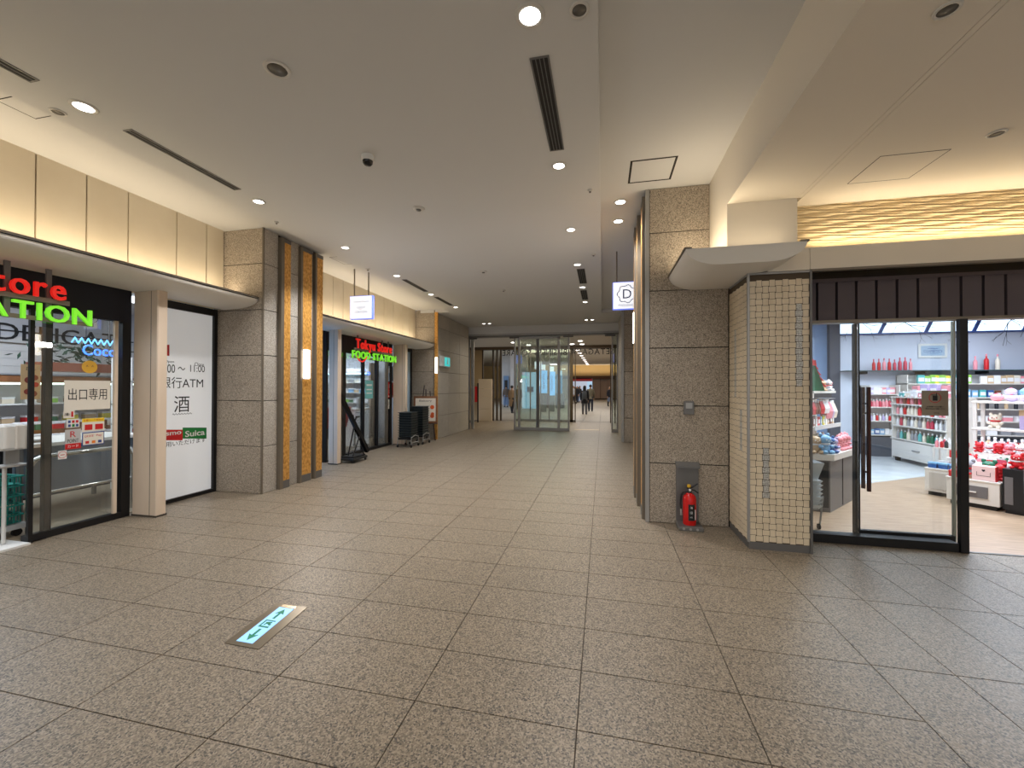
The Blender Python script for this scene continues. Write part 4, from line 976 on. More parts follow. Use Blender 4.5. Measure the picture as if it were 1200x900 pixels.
# blue neon
ne = thing('neon_sign', 'blue neon letters with stars behind the near glass', 'sign', onX(115, 407, -5.8))
NEO = mat('neon_blue', (60,120,255), .4, emit=3.0)
a = onX(97, 408, -5.8); b = onX(136, 412, -5.8)
part('wires', MB().cyl((-5.8, a.y+.03, a.z), (-5.8, a.y+.03, 3.0), .003, n=5).cyl((-5.8, b.y-.03, a.z), (-5.8, b.y-.03, 3.0), .003, n=5), BLACK, ne)
part('tubes', text_mb('Coco', (-5.8, (a.y+b.y)/2, (a.z+b.z)/2-.01), (0, 1, 0), ZU, abs(b.y-a.y), .12, .01), NEO, ne)
q0 = onX(84, 397, -5.8); q1 = onX(136, 402, -5.8); zz = MB(); pts = []
for k in range(15): pts.append((-5.8, q0.y+(q1.y-q0.y)*k/14, q0.z-.01+(.03 if k % 2 else -.03)))
zz.tube(pts, .007, 5); part('zigzag', zz, mat('neon_sky', (110,190,255), .4, emit=2.2), ne)
gl_poster('logo_card', 'white card with a round ring logo at the glass top', 99, 117, 365, 384, WHT, [('o', 0, .1, .3, INK), ('t', 'D', 0, .1, .2, .26, INK)], X=-5.66, cat='card')

# near store interior
struct('floor', MB().box(-11, -5.75, -3, 11.5, -.15, 0), mat('store_floor', (150,136,116), .4))
struct('ceiling', MB().box(-11, -5.72, -3, 11.5, 3.0, 3.2), WHITE)
struct('wall_left', MB().box(-11.2, -11, -3, 11.5, 0, 3.1), mat('store_wall', (196,200,206), .7))
struct('wall_back', MB().box(-11, -5.75, 6.5, 6.6, 0, 3.0), _M['store_wall'])
struct('wall_back', MB().box(-11, -5.75, 11.45, 11.5, 0, 3.0), _M['store_wall'])
DL = struct('wall_left', MB().box(-9.3, -9.2, 1.8, 6.5, 1.75, 3.0), mat('deli_tile', (206,208,214), .4))
for r_ in range(5):
    part('wall_tiles', MB().box(-9.2, -9.19, 1.8, 6.5, 1.77+.12*r_, 1.885+.12*r_), mat('deli_white', (216,216,214), .3), DL)
XD = -9.18
dls = thing('deli_sign', 'black DELICATESSEN letters on the rear wall of the near store', 'sign', (XD, 5.0, 2.3))
ya = onX(-4, 392, XD).y; yb = onX(150, 392, XD).y
letters('DELICATE', (XD, ya, 0), (XD, yb, 0), onX(60, 402, XD).z, onX(60, 384, XD).z, INK, dls, .02, -.004)
part('rail', MB().box(XD-.01, XD, ya-.1, yb+.1, onX(60, 392, XD).z-.01, onX(60, 392, XD).z+.01), INK, dls)
part('rail', MB().box(XD-.01, XD+.01, ya-.1, yb+.1, onX(60, 404, XD).z-.03, onX(60, 404, XD).z-.01), FINM, dls)
cs = thing('chiller_case', 'lit food chiller case along the rear wall of the near store', 'chiller', (-8.9, 4.6, 0))
part('body', MB().box(-9.18, -8.4, 2.6, 6.4, 0, .7), WHT, cs)
part('back', MB().box(-9.18, -9.1, 2.6, 6.4, .7, 1.72), WG, cs)
part('canopy_top', MB().box(-9.18, -8.5, 2.6, 6.4, 1.62, 1.72), WOODB, cs)
part('lamp_strip', MB().box(-8.56, -8.52, 2.62, 6.38, 1.59, 1.62), mat('tube_glow', (230,255,240), .4, emit=3), cs)
for z in (1.0, 1.3): part('shelf_board', MB().box(-9.1, -8.6, 2.62, 6.38, z-.02, z), WHT, cs)
row(CAR, [CRM, TAN, REDG, GRE, YEL], (-8.8, 2.75, 1.0), (-8.8, 6.3, 1.0), 14, 1.1, 'on the lower chiller shelf in the near store', rz=math.pi/2)
row(CAR, [WG, LIM, CRM, BRO], (-8.8, 2.75, 1.3), (-8.8, 6.3, 1.3), 14, 1.0, 'on the upper chiller shelf in the near store', rz=math.pi/2)
row(CAR, [BRO, TAN, REDG], (-8.65, 2.75, .70), (-8.65, 6.3, .70), 12, 1.3, 'on the chiller counter in the near store', rz=math.pi/2)
# bagging counter behind the glass
bc = thing('packing_counter', 'packing counter with white top behind the near glass', 'counter', (-6.6, 3.9, 0))
part('top_board', MB().box(-7.3, -6.35, 3.28, 4.6, .86, .90), LACQ, bc)
part('front_panel', MB().box(-6.5, -6.46, 3.30, 4.55, .28, .86), mat('blue_grey_panel', (92,104,116), .5), bc)
for x, y in ((-7.25, 3.3), (-7.25, 4.5), (-6.44, 4.5), (-6.44, 3.3)): part('leg', MB().box(x, x+.04, y, y+.04, 0, .86), STEELD, bc)
ps = thing('produce_table', 'dark table of packed salads and fruit in the middle of the near store', 'table', (-8.0, 4.6, 0))
part('body', MB().box(-8.25, -7.75, 3.4, 5.8, 0, .72), BLACKP, ps)
part('top_board', MB().box(-8.28, -7.72, 3.37, 5.83, .72, .76), WOODB, ps)
part('riser', MB().box(-8.25, -8.05, 3.4, 5.8, .76, .92), WOODB, ps)
row(CAR, [REDG, LIM, TAN, YEL, CRM], (-7.88, 3.45, .76), (-7.88, 5.75, .76), 13, 1.15, 'on the front of the produce table', rz=math.pi/2)
row(CAR, [GRE, REDG, CRM, BRO], (-8.14, 3.45, .92), (-8.14, 5.75, .92), 13, 1.15, 'on the raised back of the produce table', rz=math.pi/2)
hr = thing('hand_rail', 'bent tubular steel barrier behind the near glass', 'barrier', (-5.95, 3.5, 0))
RT = mat('rail_steel', (206,206,200), .22, .9)
rr = MB(); rr.tube([(-5.95, 3.15, 0), (-5.95, 3.15, .70), (-5.95, 3.19, .77), (-5.95, 3.26, .80), (-5.95, 4.02, .80), (-5.95, 4.10, .77), (-5.95, 4.13, .70), (-5.95, 4.13, 0)], .026, 10)
part('frame', rr, RT, hr); part('cross_bar', MB().tube([(-5.95, 3.15, .40), (-5.95, 4.13, .40)], .016, 8), RT, hr)
for k in range(5):
    z = .14+.10*k; x0, x1, y0, y1 = -6.34, -5.98, 2.70, 3.10
    bs = thing('shopping_basket', 'teal shopping basket behind the sanitiser stand, %s from the bottom of its stack' % ORD[k], 'basket', (-6.16, 2.9, z), group='stacked teal shopping baskets in the near store')
    mb = MB()
    mb.box(x0, x1, y0, y1, z, z+.008).box(x0-.02, x1+.02, y0-.02, y0, z+.075, z+.09).box(x0-.02, x1+.02, y1, y1+.02, z+.075, z+.09).box(x1, x1+.02, y0, y1, z+.075, z+.09).box(x0-.02, x0, y0, y1, z+.075, z+.09)
    for q in range(9):
        yy = y0+(y1-y0)*q/8; mb.box(x1, x1+.006, yy-.006, yy+.006, z, z+.075)
        xx = x0+(x1-x0)*q/8; mb.box(xx-.006, xx+.006, y0-.006, y0, z, z+.075); mb.box(xx-.006, xx+.006, y1, y1+.006, z, z+.075)
    part('body', mb, TEAL, bs)
ca = thing('basket_cart', 'grey wheeled base under the teal baskets', 'cart', (-6.16, 2.9, 0))
part('platform', MB().box(-6.38, -5.94, 2.66, 3.14, .08, .13), mat('light_grey', (170,172,174), .5), ca)
for x in (-6.34, -5.99):
    for y in (2.72, 3.08): part('caster', MB().cyl((x-.012, y, .04), (x+.012, y, .04), .04), BLACK, ca)
sdp = thing('sanitizer_stand', 'white hand sanitiser dispenser on a slim pole in the near doorway', 'dispenser', (-5.70, 2.86, 0))
part('base', MB().box(-5.9, -5.52, 2.62, 2.94, 0, .02), WHT, sdp)
part('pole', MB().cyl((-5.74, 2.86, .02), (-5.74, 2.86, .775), .016), WHT, sdp)
part('drip_tray', MB().box(-5.82, -5.62, 2.78, 3.0, .775, .79), STEEL, sdp)
part('dispenser', MB().box(-5.79, -5.69, 2.80, 2.99, .93, 1.19, .025), WHT, sdp)
part('pump_cover', MB().box(-5.69, -5.665, 2.90, 2.99, .94, 1.18, .01), LACQ, sdp)
part('back_plate', MB().box(-5.80, -5.77, 2.88, 2.98, .79, .95), STEEL, sdp)
bn = thing('wood_barrel_display', 'brown curved wooden display stand inside the near doorway', 'display', (-7.3, 2.9, 0))
part('body', MB().box(-7.6, -7.0, 2.3, 3.05, 0, 1.28), mat('dark_taupe', (74,66,62), .6), bn)
part('hood', MB().prism([(2.3, 1.62), (2.9, 1.60), (3.05, 1.55), (3.12, 1.46), (3.05, 1.40), (2.3, 1.36)], -7.6, -7.0, 'x'), WOODB, bn)
part('tray', MB().prism([(2.3, 1.36), (3.05, 1.27), (3.2, 1.30), (3.2, 1.24), (2.3, 1.26)], -7.62, -6.98, 'x'), mat('red_wood', (150,64,34), .5), bn)
fb = gl_poster('food_banner', 'vertical cream banner with pictures of round buns behind the door', 24, 47, 427, 468, mat('banner_cream', (226,190,140), .6), [('d', -.1, .05, .09, mat('bun_brown', (150,60,40), .5)), ('d', .2, .12, .08, _M['bun_brown']), ('d', -.15, -.28, .08, _M['bun_brown']), ('d', .12, -.34, .09, _M['bun_brown']), ('t', 'おかし', 0, .38, .5, .1, INK), ('d', .25, -.08, .07, REDG)], X=-6.6, cat='banner')
part('stand', MB().cyl((-6.62, fb.location.y, .905), (-6.62, fb.location.y, fb.location.z+.2), .012, n=8).cyl((-6.62, fb.location.y, .905), (-6.62, fb.location.y, .925), .12, n=12), STEELD, fb)
gb = thing('garland', 'dark green foliage planter high inside the near store', 'plant', onX(95, 410, -7.9))
cc = onX(92, 415, -7.9); lv = MB()
for k in range(140):
    p = Vector((-7.9+random.gauss(0, .12), cc.y+random.gauss(0, .25), min(2.9, cc.z+random.gauss(.0, .10)))); d_ = Vector((random.gauss(0, 1), random.gauss(0, 1), random.gauss(0, 1))).normalized()*.06; e = d_.orthogonal().normalized()*.018
    lv.add([p-d_, p+e, p+d_, p-e], [(0, 1, 2, 3)])
part('foliage', lv, mat('leaf_dark', (36,64,48), .6), gb, kind='stuff')
part('planter', MB().box(-8.1, -7.7, cc.y-.5, cc.y+.5, cc.z-.28, cc.z-.15), BRO, gb)
part('rod', MB().cyl((-7.9, cc.y-.4, cc.z-.15), (-7.9, cc.y-.4, 2.99), .008, n=6).cyl((-7.9, cc.y+.4, cc.z-.15), (-7.9, cc.y+.4, 2.99), .008, n=6), STEELD, gb)
for z_, y_ in ((2.9, 3.2), (2.9, 4.6)):
    solo('store_lamp', MB().box(-7.6, -7.3, y_, y_+.9, 2.95, 2.99), mat('store_tube', (235,244,255), .4, emit=4), 'white ceiling lamp %s inside the near store' % ('nearer the door' if y_ < 4 else 'further in'), 'light')
red_goods = row(BOX, [REDG, BRO, TAN], (-7.1, 4.9, 1.3), (-7.1, 5.6, 1.3), 6, 1.8, 'high on the rack behind near glass', rz=math.pi/2)
rk2 = thing('goods_rack', 'tall white goods rack at the right inside the near store', 'rack', (-7.2, 5.2, 0))
for z in (.3, .65, 1.0, 1.3, 1.65): part('shelf_board', MB().box(-7.35, -6.95, 4.8, 5.8, z-.02, z), WHT, rk2)
for y in (4.8, 5.78): part('side_panel', MB().box(-7.35, -6.95, y, y+.02, 0, 2.0), WHT, rk2)
row(BOX, [WG, GRE, CRM, BLU], (-7.05, 4.87, 1.0), (-7.05, 5.75, 1.0), 8, 1.4, "on the goods rack's third board", rz=math.pi/2)
row(BOX, [TAN, REDG, WG], (-7.05, 4.87, .65), (-7.05, 5.75, .65), 8, 1.4, "on the goods rack's second board", rz=math.pi/2)

# ------------------------------------------------------------------ second store
w3b = white_window('window_5', 6.36, 7.28)
part('backlit_film', MB().box(-5.715, -5.70, 6.41, 7.23, .05, 2.62), mat('blue_film', (120,180,245), .5, emit=1.3), w3b)
stone_post(7.30, x0=-5.42, lab='beige stone post at the near side of the second storefront')
stone_post(10.20, lab='beige stone post at the far side of the second storefront')
w3c = white_window('window_6', 10.45, 11.5)
part('printed_film', MB().box(-5.715, -5.70, 10.5, 11.45, .05, 2.62), mat('pale_film', (170,196,214), .5), w3c)
w3 = storefront(7.46, 10.20, 0, 0, False)
part('frame', MB().box(-5.68, -5.60, 8.2, 10.11, 0, .07), BLACK, w3)
for y_, w_ in ((8.03, .12), (8.83, .06), (9.45, .07)): part('stile', MB().box(-5.68, -5.61, y_, y_+w_, 0, 2.34), BLACK, w3)
part('glass_pane', MB().box(-5.615, -5.607, 7.52, 8.03, .03, 2.34), GLASS, w3)
part('rail', MB().box(-5.63, -5.60, 7.52, 8.03, 0, .03), BLACK, w3)
for a_, b_ in ((8.15, 8.83), (8.89, 9.45), (9.52, 10.11)): part('glass_pane', MB().box(-5.652, -5.645, a_, b_, .07, 2.34), GLASS, w3)
part('wood_slats', MB().box(-6.0, -5.95, 9.72, 9.80, 0, 2.2).box(-6.0, -5.95, 9.84, 9.90, 0, 2.2).box(-6.0, -5.95, 9.95, 10.0, 0, 2.2), POST, w3)
part('stile', MB().box(-5.70, -5.62, 9.98, 10.02, .07, 2.34), FINM, w3)
fr = thing('fridge_shelving', 'lit open refrigerator with food shelves in the second store', 'fridge', (-7.4, 11.1, 0))
part('back', MB().box(-9.4, -6.75, 11.35, 11.44, 0, 2.1), WG, fr); part('hood', MB().box(-9.4, -6.75, 10.9, 11.35, 1.98, 2.12), WG, fr)
part('base', MB().box(-9.4, -6.75, 10.85, 11.35, 0, .35), BLACKP, fr)
part('lamp_strip', MB().box(-9.4, -6.75, 10.92, 10.96, 1.94, 1.98), mat('fridge_tube', (190,235,255), .4, emit=6), fr)
for z in (.40, .75, 1.1, 1.4, 1.7): part('shelf_board', MB().box(-9.4, -6.75, 10.98, 11.35, z-.02, z), WHT, fr)
for x in (-9.4, -8.08, -6.77): part('side_panel', MB().box(x, x+.02, 10.9, 11.35, .35, 1.98), WHT, fr)
for z, cols, nm in ((.40, [LIM, WG, TAN], 'lowest'), (.75, [WG, GRE, SKY], 'second'), (1.1, [LIM, WG, GRE], 'third'), (1.4, [WG, TAN, SKY], 'fourth'), (1.7, [CRM, WG, GRY], 'top')):
    row(CAR, cols, (-8.7, 11.12, z), (-6.85, 11.12, z), 11, 1.2, 'on the %s refrigerator shelf' % nm)
lamp_area((-8.0, 10.7, 2.3), 2.4, .2, 24, COOL, (.5, 0, 0))
gl_poster('red_poster', 'red and white poster low on the second store glass', 454, 461, 448, 466, RED, [('t', '1.1', 0, .25, .5, .25, WHT), ('t', 'SALE', 0, -.1, .6, .2, WHT), ('r', 0, -.4, .8, .05, WHT)])
gl_poster('blue_poster', 'pale poster above the red one on the second store glass', 454, 461, 429, 447, mat('poster_blue', (150,170,196), .5), [('r', 0, .2, .6, .3, WHT), ('r', .1, -.2, .4, .3, INKB)])
gl_poster('white_notice', 'narrow white notice under the red poster on the second glass', 454, 459, 468, 479, PAPER, [('t', '入口', 0, .1, .7, .4, INK)], cat='notice')
gl_poster('teal_poster', 'pale teal poster on the middle glass of the second store', 428, 437, 446, 467, mat('poster_teal', (110,180,180), .5), [('r', 0, .25, .7, .1, WHT), ('r', 0, 0, .7, .06, WHT), ('r', 0, -.2, .7, .06, WHT)])
gl_poster('small_white_sheet', 'white opening notice beside the near post of the second store', 390, 397, 477, 495, WHT, [('t', '専用', 0, 0, .8, .3, INK)], X=-5.6, cat='notice')
gl_poster('small_yellow_sheet', 'small yellow and white notice above the white one, second store', 391, 398, 449, 463, WHT, [('r', 0, .25, 1, .4, mat('leaflet_yellow', (236,206,40), .5)), ('r', 0, -.1, .8, .15, RED)], X=-5.6, cat='notice')
ne2 = thing('neon_sign', 'small blue neon sign inside the second store', 'sign', onX(430, 435, -5.8))
a = onX(424, 436, -5.8); b = onX(434, 436, -5.8)
part('wires', MB().cyl((-5.8, a.y, a.z), (-5.8, a.y, 3.0), .003, n=5).cyl((-5.8, b.y, a.z), (-5.8, b.y, 3.0), .003, n=5), BLACK, ne2)
part('tubes', text_mb('Co', (-5.8, (a.y+b.y)/2, a.z), (0, 1, 0), ZU, abs(b.y-a.y), .14, .01), NEO, ne2)
rb = thing('red_basket_stand', 'red promotional bin standing behind the leaning board in the second store', 'bin', (-6.57, 9.05, 0))
part('bin', MB(Matrix.Translation((-.2, .45, 0))).add([(-6.55, 8.3, .55), (-6.2, 8.3, .55), (-6.2, 8.9, .55), (-6.55, 8.9, .55), (-6.62, 8.22, 1.05), (-6.13, 8.22, 1.05), (-6.13, 8.98, 1.05), (-6.62, 8.98, 1.05)], [(3, 2, 1, 0), (0, 1, 5, 4), (1, 2, 6, 5), (2, 3, 7, 6), (3, 0, 4, 7), (4, 5, 6, 7)]), REDG, rb)
for x, y in ((-6.52, 8.33), (-6.23, 8.33), (-6.52, 8.87), (-6.23, 8.87)): part('leg', MB(Matrix.Translation((-.2, .45, 0))).cyl((x, y, 0), (x, y, .55), .015), STEELD, rb)
sd2 = thing('sanitizer_stand', 'white sanitiser dispenser beside a steel barrier in the second store', 'dispenser', (-5.95, 9.25, 0))
part('dispenser', MB().box(-6.0, -5.9, 9.15, 9.38, 1.02, 1.32, .03), WHT, sd2); part('drip_tray', MB().box(-6.02, -5.88, 9.15, 9.38, .92, .93), STEEL, sd2)
part('pole', MB().cyl((-5.95, 9.26, .02), (-5.95, 9.26, 1.02), .018), WHT, sd2); part('base', MB().box(-6.1, -5.8, 9.1, 9.42, 0, .02), WHT, sd2)
hr2 = thing('hand_rail', 'tubular steel barrier inside the second store', 'barrier', (-6.2, 9.3, 0))
part('frame', MB().tube([(-6.14, 9.3, 0), (-6.14, 9.3, .72), (-6.14, 9.38, .80), (-6.14, 9.62, .80), (-6.14, 9.62, 0)], .024, 8).tube([(-6.14, 9.3, .42), (-6.14, 9.62, .42)], .014, 6), RT, hr2)
cb = thing('service_counter', 'low white service counter in the second store', 'counter', (-6.6, 9.95, 0))
part('body', MB().box(-6.9, -6.3, 9.65, 10.7, 0, .95), WHTGLOW, cb); part('top_board', MB().box(-6.92, -6.28, 9.62, 10.7, .95, .98), LACQ, cb)

# black leaning board on its wheeled stand
SX, SY = .06, .27
class SMB(MB):
    def add(s, vs, fs, smooth=False): return MB.add(s, [Vector(p)+Vector((SX, SY, 0)) for p in vs], fs, smooth)
sb = thing('sign_stand', 'black wheeled sign stand with a narrow board leaning left', 'stand', (-5.13, 7.73, 0))
part('base', SMB().box(-5.36, -5.02, 7.20, 7.72, .05, .10, .01), BLACKP, sb)
part('base_tray', SMB().box(-5.33, -5.05, 7.24, 7.68, .10, .13), BLACK, sb)
for x in (-5.34, -5.05):
    for y in (7.24, 7.68): part('caster', SMB().cyl((x-.012, y, .025), (x+.012, y, .025), .025, n=10), BLACK, sb)
bb = SMB(); bb.add([(-5.33, 7.19, 1.42), (-5.33, 7.25, 1.45), (-4.98, 7.74, .20), (-4.98, 7.66, .16), (-5.40, 7.19, 1.42), (-5.40, 7.25, 1.45), (-5.05, 7.74, .20), (-5.05, 7.66, .16)], [(0, 1, 2, 3), (7, 6, 5, 4), (0, 4, 5, 1), (1, 5, 6, 2), (2, 6, 7, 3), (3, 7, 4, 0)])
part('board', bb, mat('black_gloss', (18,18,20), .18), sb)
part('strut', SMB().tube([(-5.25, 7.36, .13), (-5.16, 7.50, .95)], .014, 6).tube([(-5.08, 7.66, .13), (-5.20, 7.44, .98)], .014, 6).tube([(-5.10, 7.30, .13), (-5.10, 7.55, .55)], .014, 6), BLACK, sb)

# two stacks of black baskets on chrome trolleys
def cart(lab, x, y, h):
    r = thing('basket_trolley', lab, 'trolley', (x, y, 0), local=True)
    n = int((h-.28)/.065)
    for k in range(n):
        z = .26+.065*k; mb = MB()
        s_ = .17; mb.box(-s_, s_, -s_*1.15, s_*1.15, z, z+.05, .01).box(-s_-.02, s_+.02, -s_*1.15-.02, s_*1.15+.02, z+.048, z+.062, .004)
        part('basket', mb, mat('basket_black', (28,38,42), .45), r)
    part('tray', MB().box(-.19, .19, -.21, .21, .20, .24), BLACKP, r)
    for x_ in (-.19, .19):
        part('leg', MB().tube([(x_, -.22, .07), (x_, -.20, .26), (x_, 0, .30), (x_, .20, .26), (x_, .22, .07)], .011, 6), STEEL, r)
        for y_ in (-.22, .22): part('caster', MB().cyl((x_-.012, y_, .035), (x_+.012, y_, .035), .035, n=10), BLACK, r)
    part('cross_bar', MB().cyl((.19, -.20, .12), (.19, .20, .12), .009), STEEL, r)
    return r
cart('left of two chrome trolleys stacked with black baskets', -5.01, 9.98, .98)
cart('right, taller of two chrome trolleys stacked with black baskets', -4.97, 10.60, 1.08)
es = thing('easel_board', 'wood-framed menu board on a dark easel beside the black baskets', 'board', (-5.05, 11.2, 0))
EA = Matrix.Translation((-5.08, 11.22, 0)) @ Matrix.Rotation(.35, 4, 'Z')
def em(): return MB(EA)
part('frame', em().box(-.34, .34, -.06, -.03, .52, 1.30, .005), WOODB, es)
part('sheet', em().box(-.29, .29, -.064, -.06, .57, 1.24), PAPER, es)
pm = em(); q = text_mb('Bakery', (0, -.066, 1.16), XU, ZU, .36, .07, .001); pm.add(q.v, q.f); part('print', pm, INK, es)
ORN = mat('orange_food', (214,90,30), .5)
for (x, z, r_) in ((.19, .98, .06), (.19, .72, .06), (.2, .78, .05), (-.1, .9, .07), (-.12, .7, .06)):
    part('print', em().cyl((x, -.067, z), (x, -.0645, z), r_, n=14), ORN, es)
part('leg', em().tube([(-.24, 0, 0), (-.04, .0, 1.62)], .016, 6), mat('easel_wood', (58,42,46), .6), es)
part('leg', em().tube([(.28, 0, 0), (.12, .0, 1.45)], .016, 6), _M['easel_wood'], es)
part('leg', em().tube([(.02, .26, 0), (.0, .02, 1.5)], .016, 6), _M['easel_wood'], es)
part('ledge', em().box(-.34, .34, -.08, .02, .49, .52), _M['easel_wood'], es)

# ------------------------------------------------------------------ hanging signs
def hang(name, lab, x0, x1, Y, z0, z1):
    h = thing(name, lab, 'sign', ((x0+x1)/2, Y, z0))
    part('housing', MB().box(x0, x1, Y, Y+.07, z0, z1, .004), BLUEED, h)
    part('face', MB().box(x0+.012, x1-.012, Y-.004, Y, z0+.012, z1-.012), SIGNW, h)
    return h
hl = hang('hanging_sign', 'square white lit supermarket sign hanging from two rods, left', -4.88, -4.39, 7.2, 2.90, 3.36)
for x, zt in ((-4.80, 3.9), (-4.49, 3.9)): part('rod', MB().cyl((x, 7.23, 3.36), (x, 7.23, zt if x < XL else H1), .012), FINM, hl)
for s, z, w, h, m in (('Tokyu Store', 3.24, .36, .045, INKG), ('FOOD', 3.13, .19, .04, INKG), ('‿', 3.095, .07, .015, mat('pale_red', (240,170,170), .5)), ('STATION', 3.04, .26, .04, INKG)):
    part('print', text_mb(s, (-4.635, 7.1945, z), XU, ZU, w, h, .0008, .0), m, hl)
hr_ = hang('hanging_sign', 'square white lit sign with a blue D in a wavy ring, hanging right', .166, .60, 7.2, 2.90, 3.37)
for x in (.235, .53): part('rod', MB().cyl((x, 7.23, 3.37), (x, 7.23, H2), .012), FINM, hr_)
ring = MB(); vs = []; n = 96; cx, cz = .395, 3.16
for i in range(n):
    t = 2*math.pi*i/n; R = .150+.012*math.cos(7*t+math.pi)
    for rr_ in (R, R-.013): vs.append((cx+rr_*math.cos(t), 7.1935, cz+rr_*math.sin(t)))
ring.add(vs, [(2*i, 2*i+1, (2*i+3) % (2*n), (2*i+2) % (2*n)) for i in range(n)]); part('print', ring, INKB, hr_)
part('print', text_mb('D', (cx+.01, 7.1945, cz), XU, ZU, .14, .155, .0008, .0), INKB, hr_)
part('print', text_mb("ITS'DEMO", (cx, 7.1945, 2.965), XU, ZU, .28, .038, .0008), INKG, hr_)

# ------------------------------------------------------------------ ceiling fittings
RING = mat('ring_white', (205,202,196), .4)
CHR = mat('reflector', (210,214,220), .15, .9)
def downlight(px, py, z, lab, power=26, r=.065, lit=True, color=(1, .98, .965)):
    p = onZ(px, py, z)
    t = thing('downlight', lab, 'light', (p.x, p.y, z))
    part('trim_ring', MB().lathe((p.x, p.y, z-.008), [(r*.86, .0075), (r*.86, 0), (r*1.15, 0), (r*1.2, .0075)], 20), RING, t)
    part('lens', MB().lathe((p.x, p.y, z-.005), [(.0, 0), (r*.86, .0), (r*.86, .004), (.0, .004)], 16), LAMP if lit else LAMPD, t)
    if lit: lamp_spot((p.x, p.y, z-.03), power, color)
    return t
P_ = 128
names = [(98, 125, H1, 'downlight above the near left door, beside a ceiling slot', P_, .075), (303, 236, H1, 'small downlight just in front of the left pillar top', P_*1.5, .065),
 (621, 18, H1, 'brightest downlight at the top centre of the picture', P_, .075), (655, 194, H1, 'downlight at the end of the centre ceiling vent', P_, .065),
 (669, 269, H1, 'second downlight of the right row beyond the centre vent', P_, .065), (676.5, 310, H1, 'third downlight of the right row before the small vents', P_, .065),
 (682.7, 336.5, H1, 'downlight between the two small far vents on the right', P_, .065), (685.8, 353.8, H1, 'farthest downlight of the right corridor row', P_, .065),
 (404.5, 290, H1, 'downlight above the left hanging sign', P_*1.7, .065), (465, 323, H1, 'downlight before the far left ceiling slots', P_, .065),
 (505, 345, H1, 'downlight between the two far left ceiling slots', P_, .065), (534, 360, H1, 'downlight beyond the far left ceiling slots', P_, .065),
 (727, 236.5, H2, 'nearer of two round lights in the upper ceiling by the right pillar', P_, .07), (724.5, 259, H2, 'farther of two round lights in the upper ceiling by the right pillar', P_, .07),
 (687, 374.8, H1, 'left one of the pair of lights before the door beam, right side', 8, .06), (694, 374.6, H1, 'right one of the pair of lights before the door beam, right side', 8, .06),
 (567, 379.3, H1, 'left one of the pair of lights before the door beam, left side', 8, .06), (573.5, 379.2, H1, 'right one of the pair of lights before the door beam, left side', 8, .06)]
for px, py, z, lab, pw, r in names: downlight(px, py, z, lab, pw, r)
downlight(325, 81, H1, 'unlit recessed downlight in the left of the near ceiling', lit=False, r=.075)
downlight(679, 11, H1, 'small unlit spotlight right of the brightest downlight', lit=False, r=.05)
downlight(68, 131, H1, 'small dark recessed fitting beside the near left downlight', lit=False, r=.045)
downlight(1110, 11, H3, 'unlit recessed fitting at the top right of the lower ceiling', lit=False, r=.045)
downlight(1168, 156, H3, 'unlit recessed fitting near the rippled panel', lit=False, r=.045)
def disc(px, py, lab, r=.075, z=H1):
    p = onZ(px, py, z); t = thing('smoke_detector', lab, 'detector', (p.x, p.y, z))
    part('base', MB().lathe((p.x, p.y, z-.02), [(r*.8, 0), (r, .01), (r, .02)], 18), RING, t)
    part('sensor', MB().lathe((p.x, p.y, z-.035), [(0, 0), (r*.4, .003), (r*.45, .016)], 12), STEELD, t)
disc(490.5, 244, 'round ceiling detector in the middle of the main ceiling')
disc(566.5, 318, 'far round ceiling detector beyond the middle one', .07)
disc(590, 340, 'smallest and farthest round ceiling detector', .05)
disc(691.5, 222.5, 'tiny sprinkler head by the ceiling edge, nearest', .028)
disc(695.5, 298, 'tiny sprinkler head by the ceiling edge, farther', .035)
disc(324, 260, 'tiny sprinkler head before the left pillar', .028)
disc(431, 315, 'small round rose at the top of the left sign rod', .04)
dc = onZ(431, 183, H1)
cm = thing('dome_camera', 'black dome security camera with white collar on the ceiling', 'camera', dc)
part('collar', MB().lathe((dc.x, dc.y, H1-.05), [(.055, 0), (.06, .01), (.06, .05)], 20), WHT, cm)
part('dome', MB().lathe((dc.x, dc.y, H1-.095), [(0, 0), (.03, .006), (.045, .022), (.05, .045)], 16), mat('dome_black', (14,14,16), .08), cm)
def slot(pa, pb, w, lab, z=H1, louvre=False):
    a, b = onZ(*pa, z), onZ(*pb, z); x = (a.x+b.x)/2; y0, y1 = sorted((a.y, b.y))
    t = thing('air_slot', lab, 'vent', (x, (y0+y1)/2, z))
    part('frame', MB().box(x-w/2-.012, x-w/2, y0, y1, z-.006, z+.0).box(x+w/2, x+w/2+.012, y0, y1, z-.006, z).box(x-w/2, x+w/2, y0, y0+.012, z-.006, z).box(x-w/2, x+w/2, y1-.012, y1, z-.006, z), STEELD, t)
    part('dark_recess', MB().box(x-w/2, x+w/2, y0+.012, y1-.012, z-.003, z), DARK, t)
    for k in range(3 if louvre else 1):
        xx = x-w/2+w*(k+1)/(4 if louvre else 2)
        part('blade', MB().box(xx-.003, xx+.003, y0+.012, y1-.012, z-.006, z-.003), STEELD, t)
    return t
slot((-60, 41), (42, 95), .07, 'nearest left linear ceiling slot at the picture edge')
slot((147, 152), (280, 222), .07, 'long linear ceiling slot over the near storefront')
slot((472, 327.5), (500.6, 341.4), .09, 'nearer of two far left ceiling slots'); slot((510, 348), (530, 357.8), .09, 'farther of two far left ceiling slots')
slot((633, 66), (652, 176), .11, 'large louvred ceiling vent in the centre of the ceiling', louvre=True)
slot((680, 315), (684, 332), .13, 'nearer small louvred vent on the far right', louvre=True); slot((683.5, 340), (686, 351), .13, 'farther small louvred vent on the far right', louvre=True)
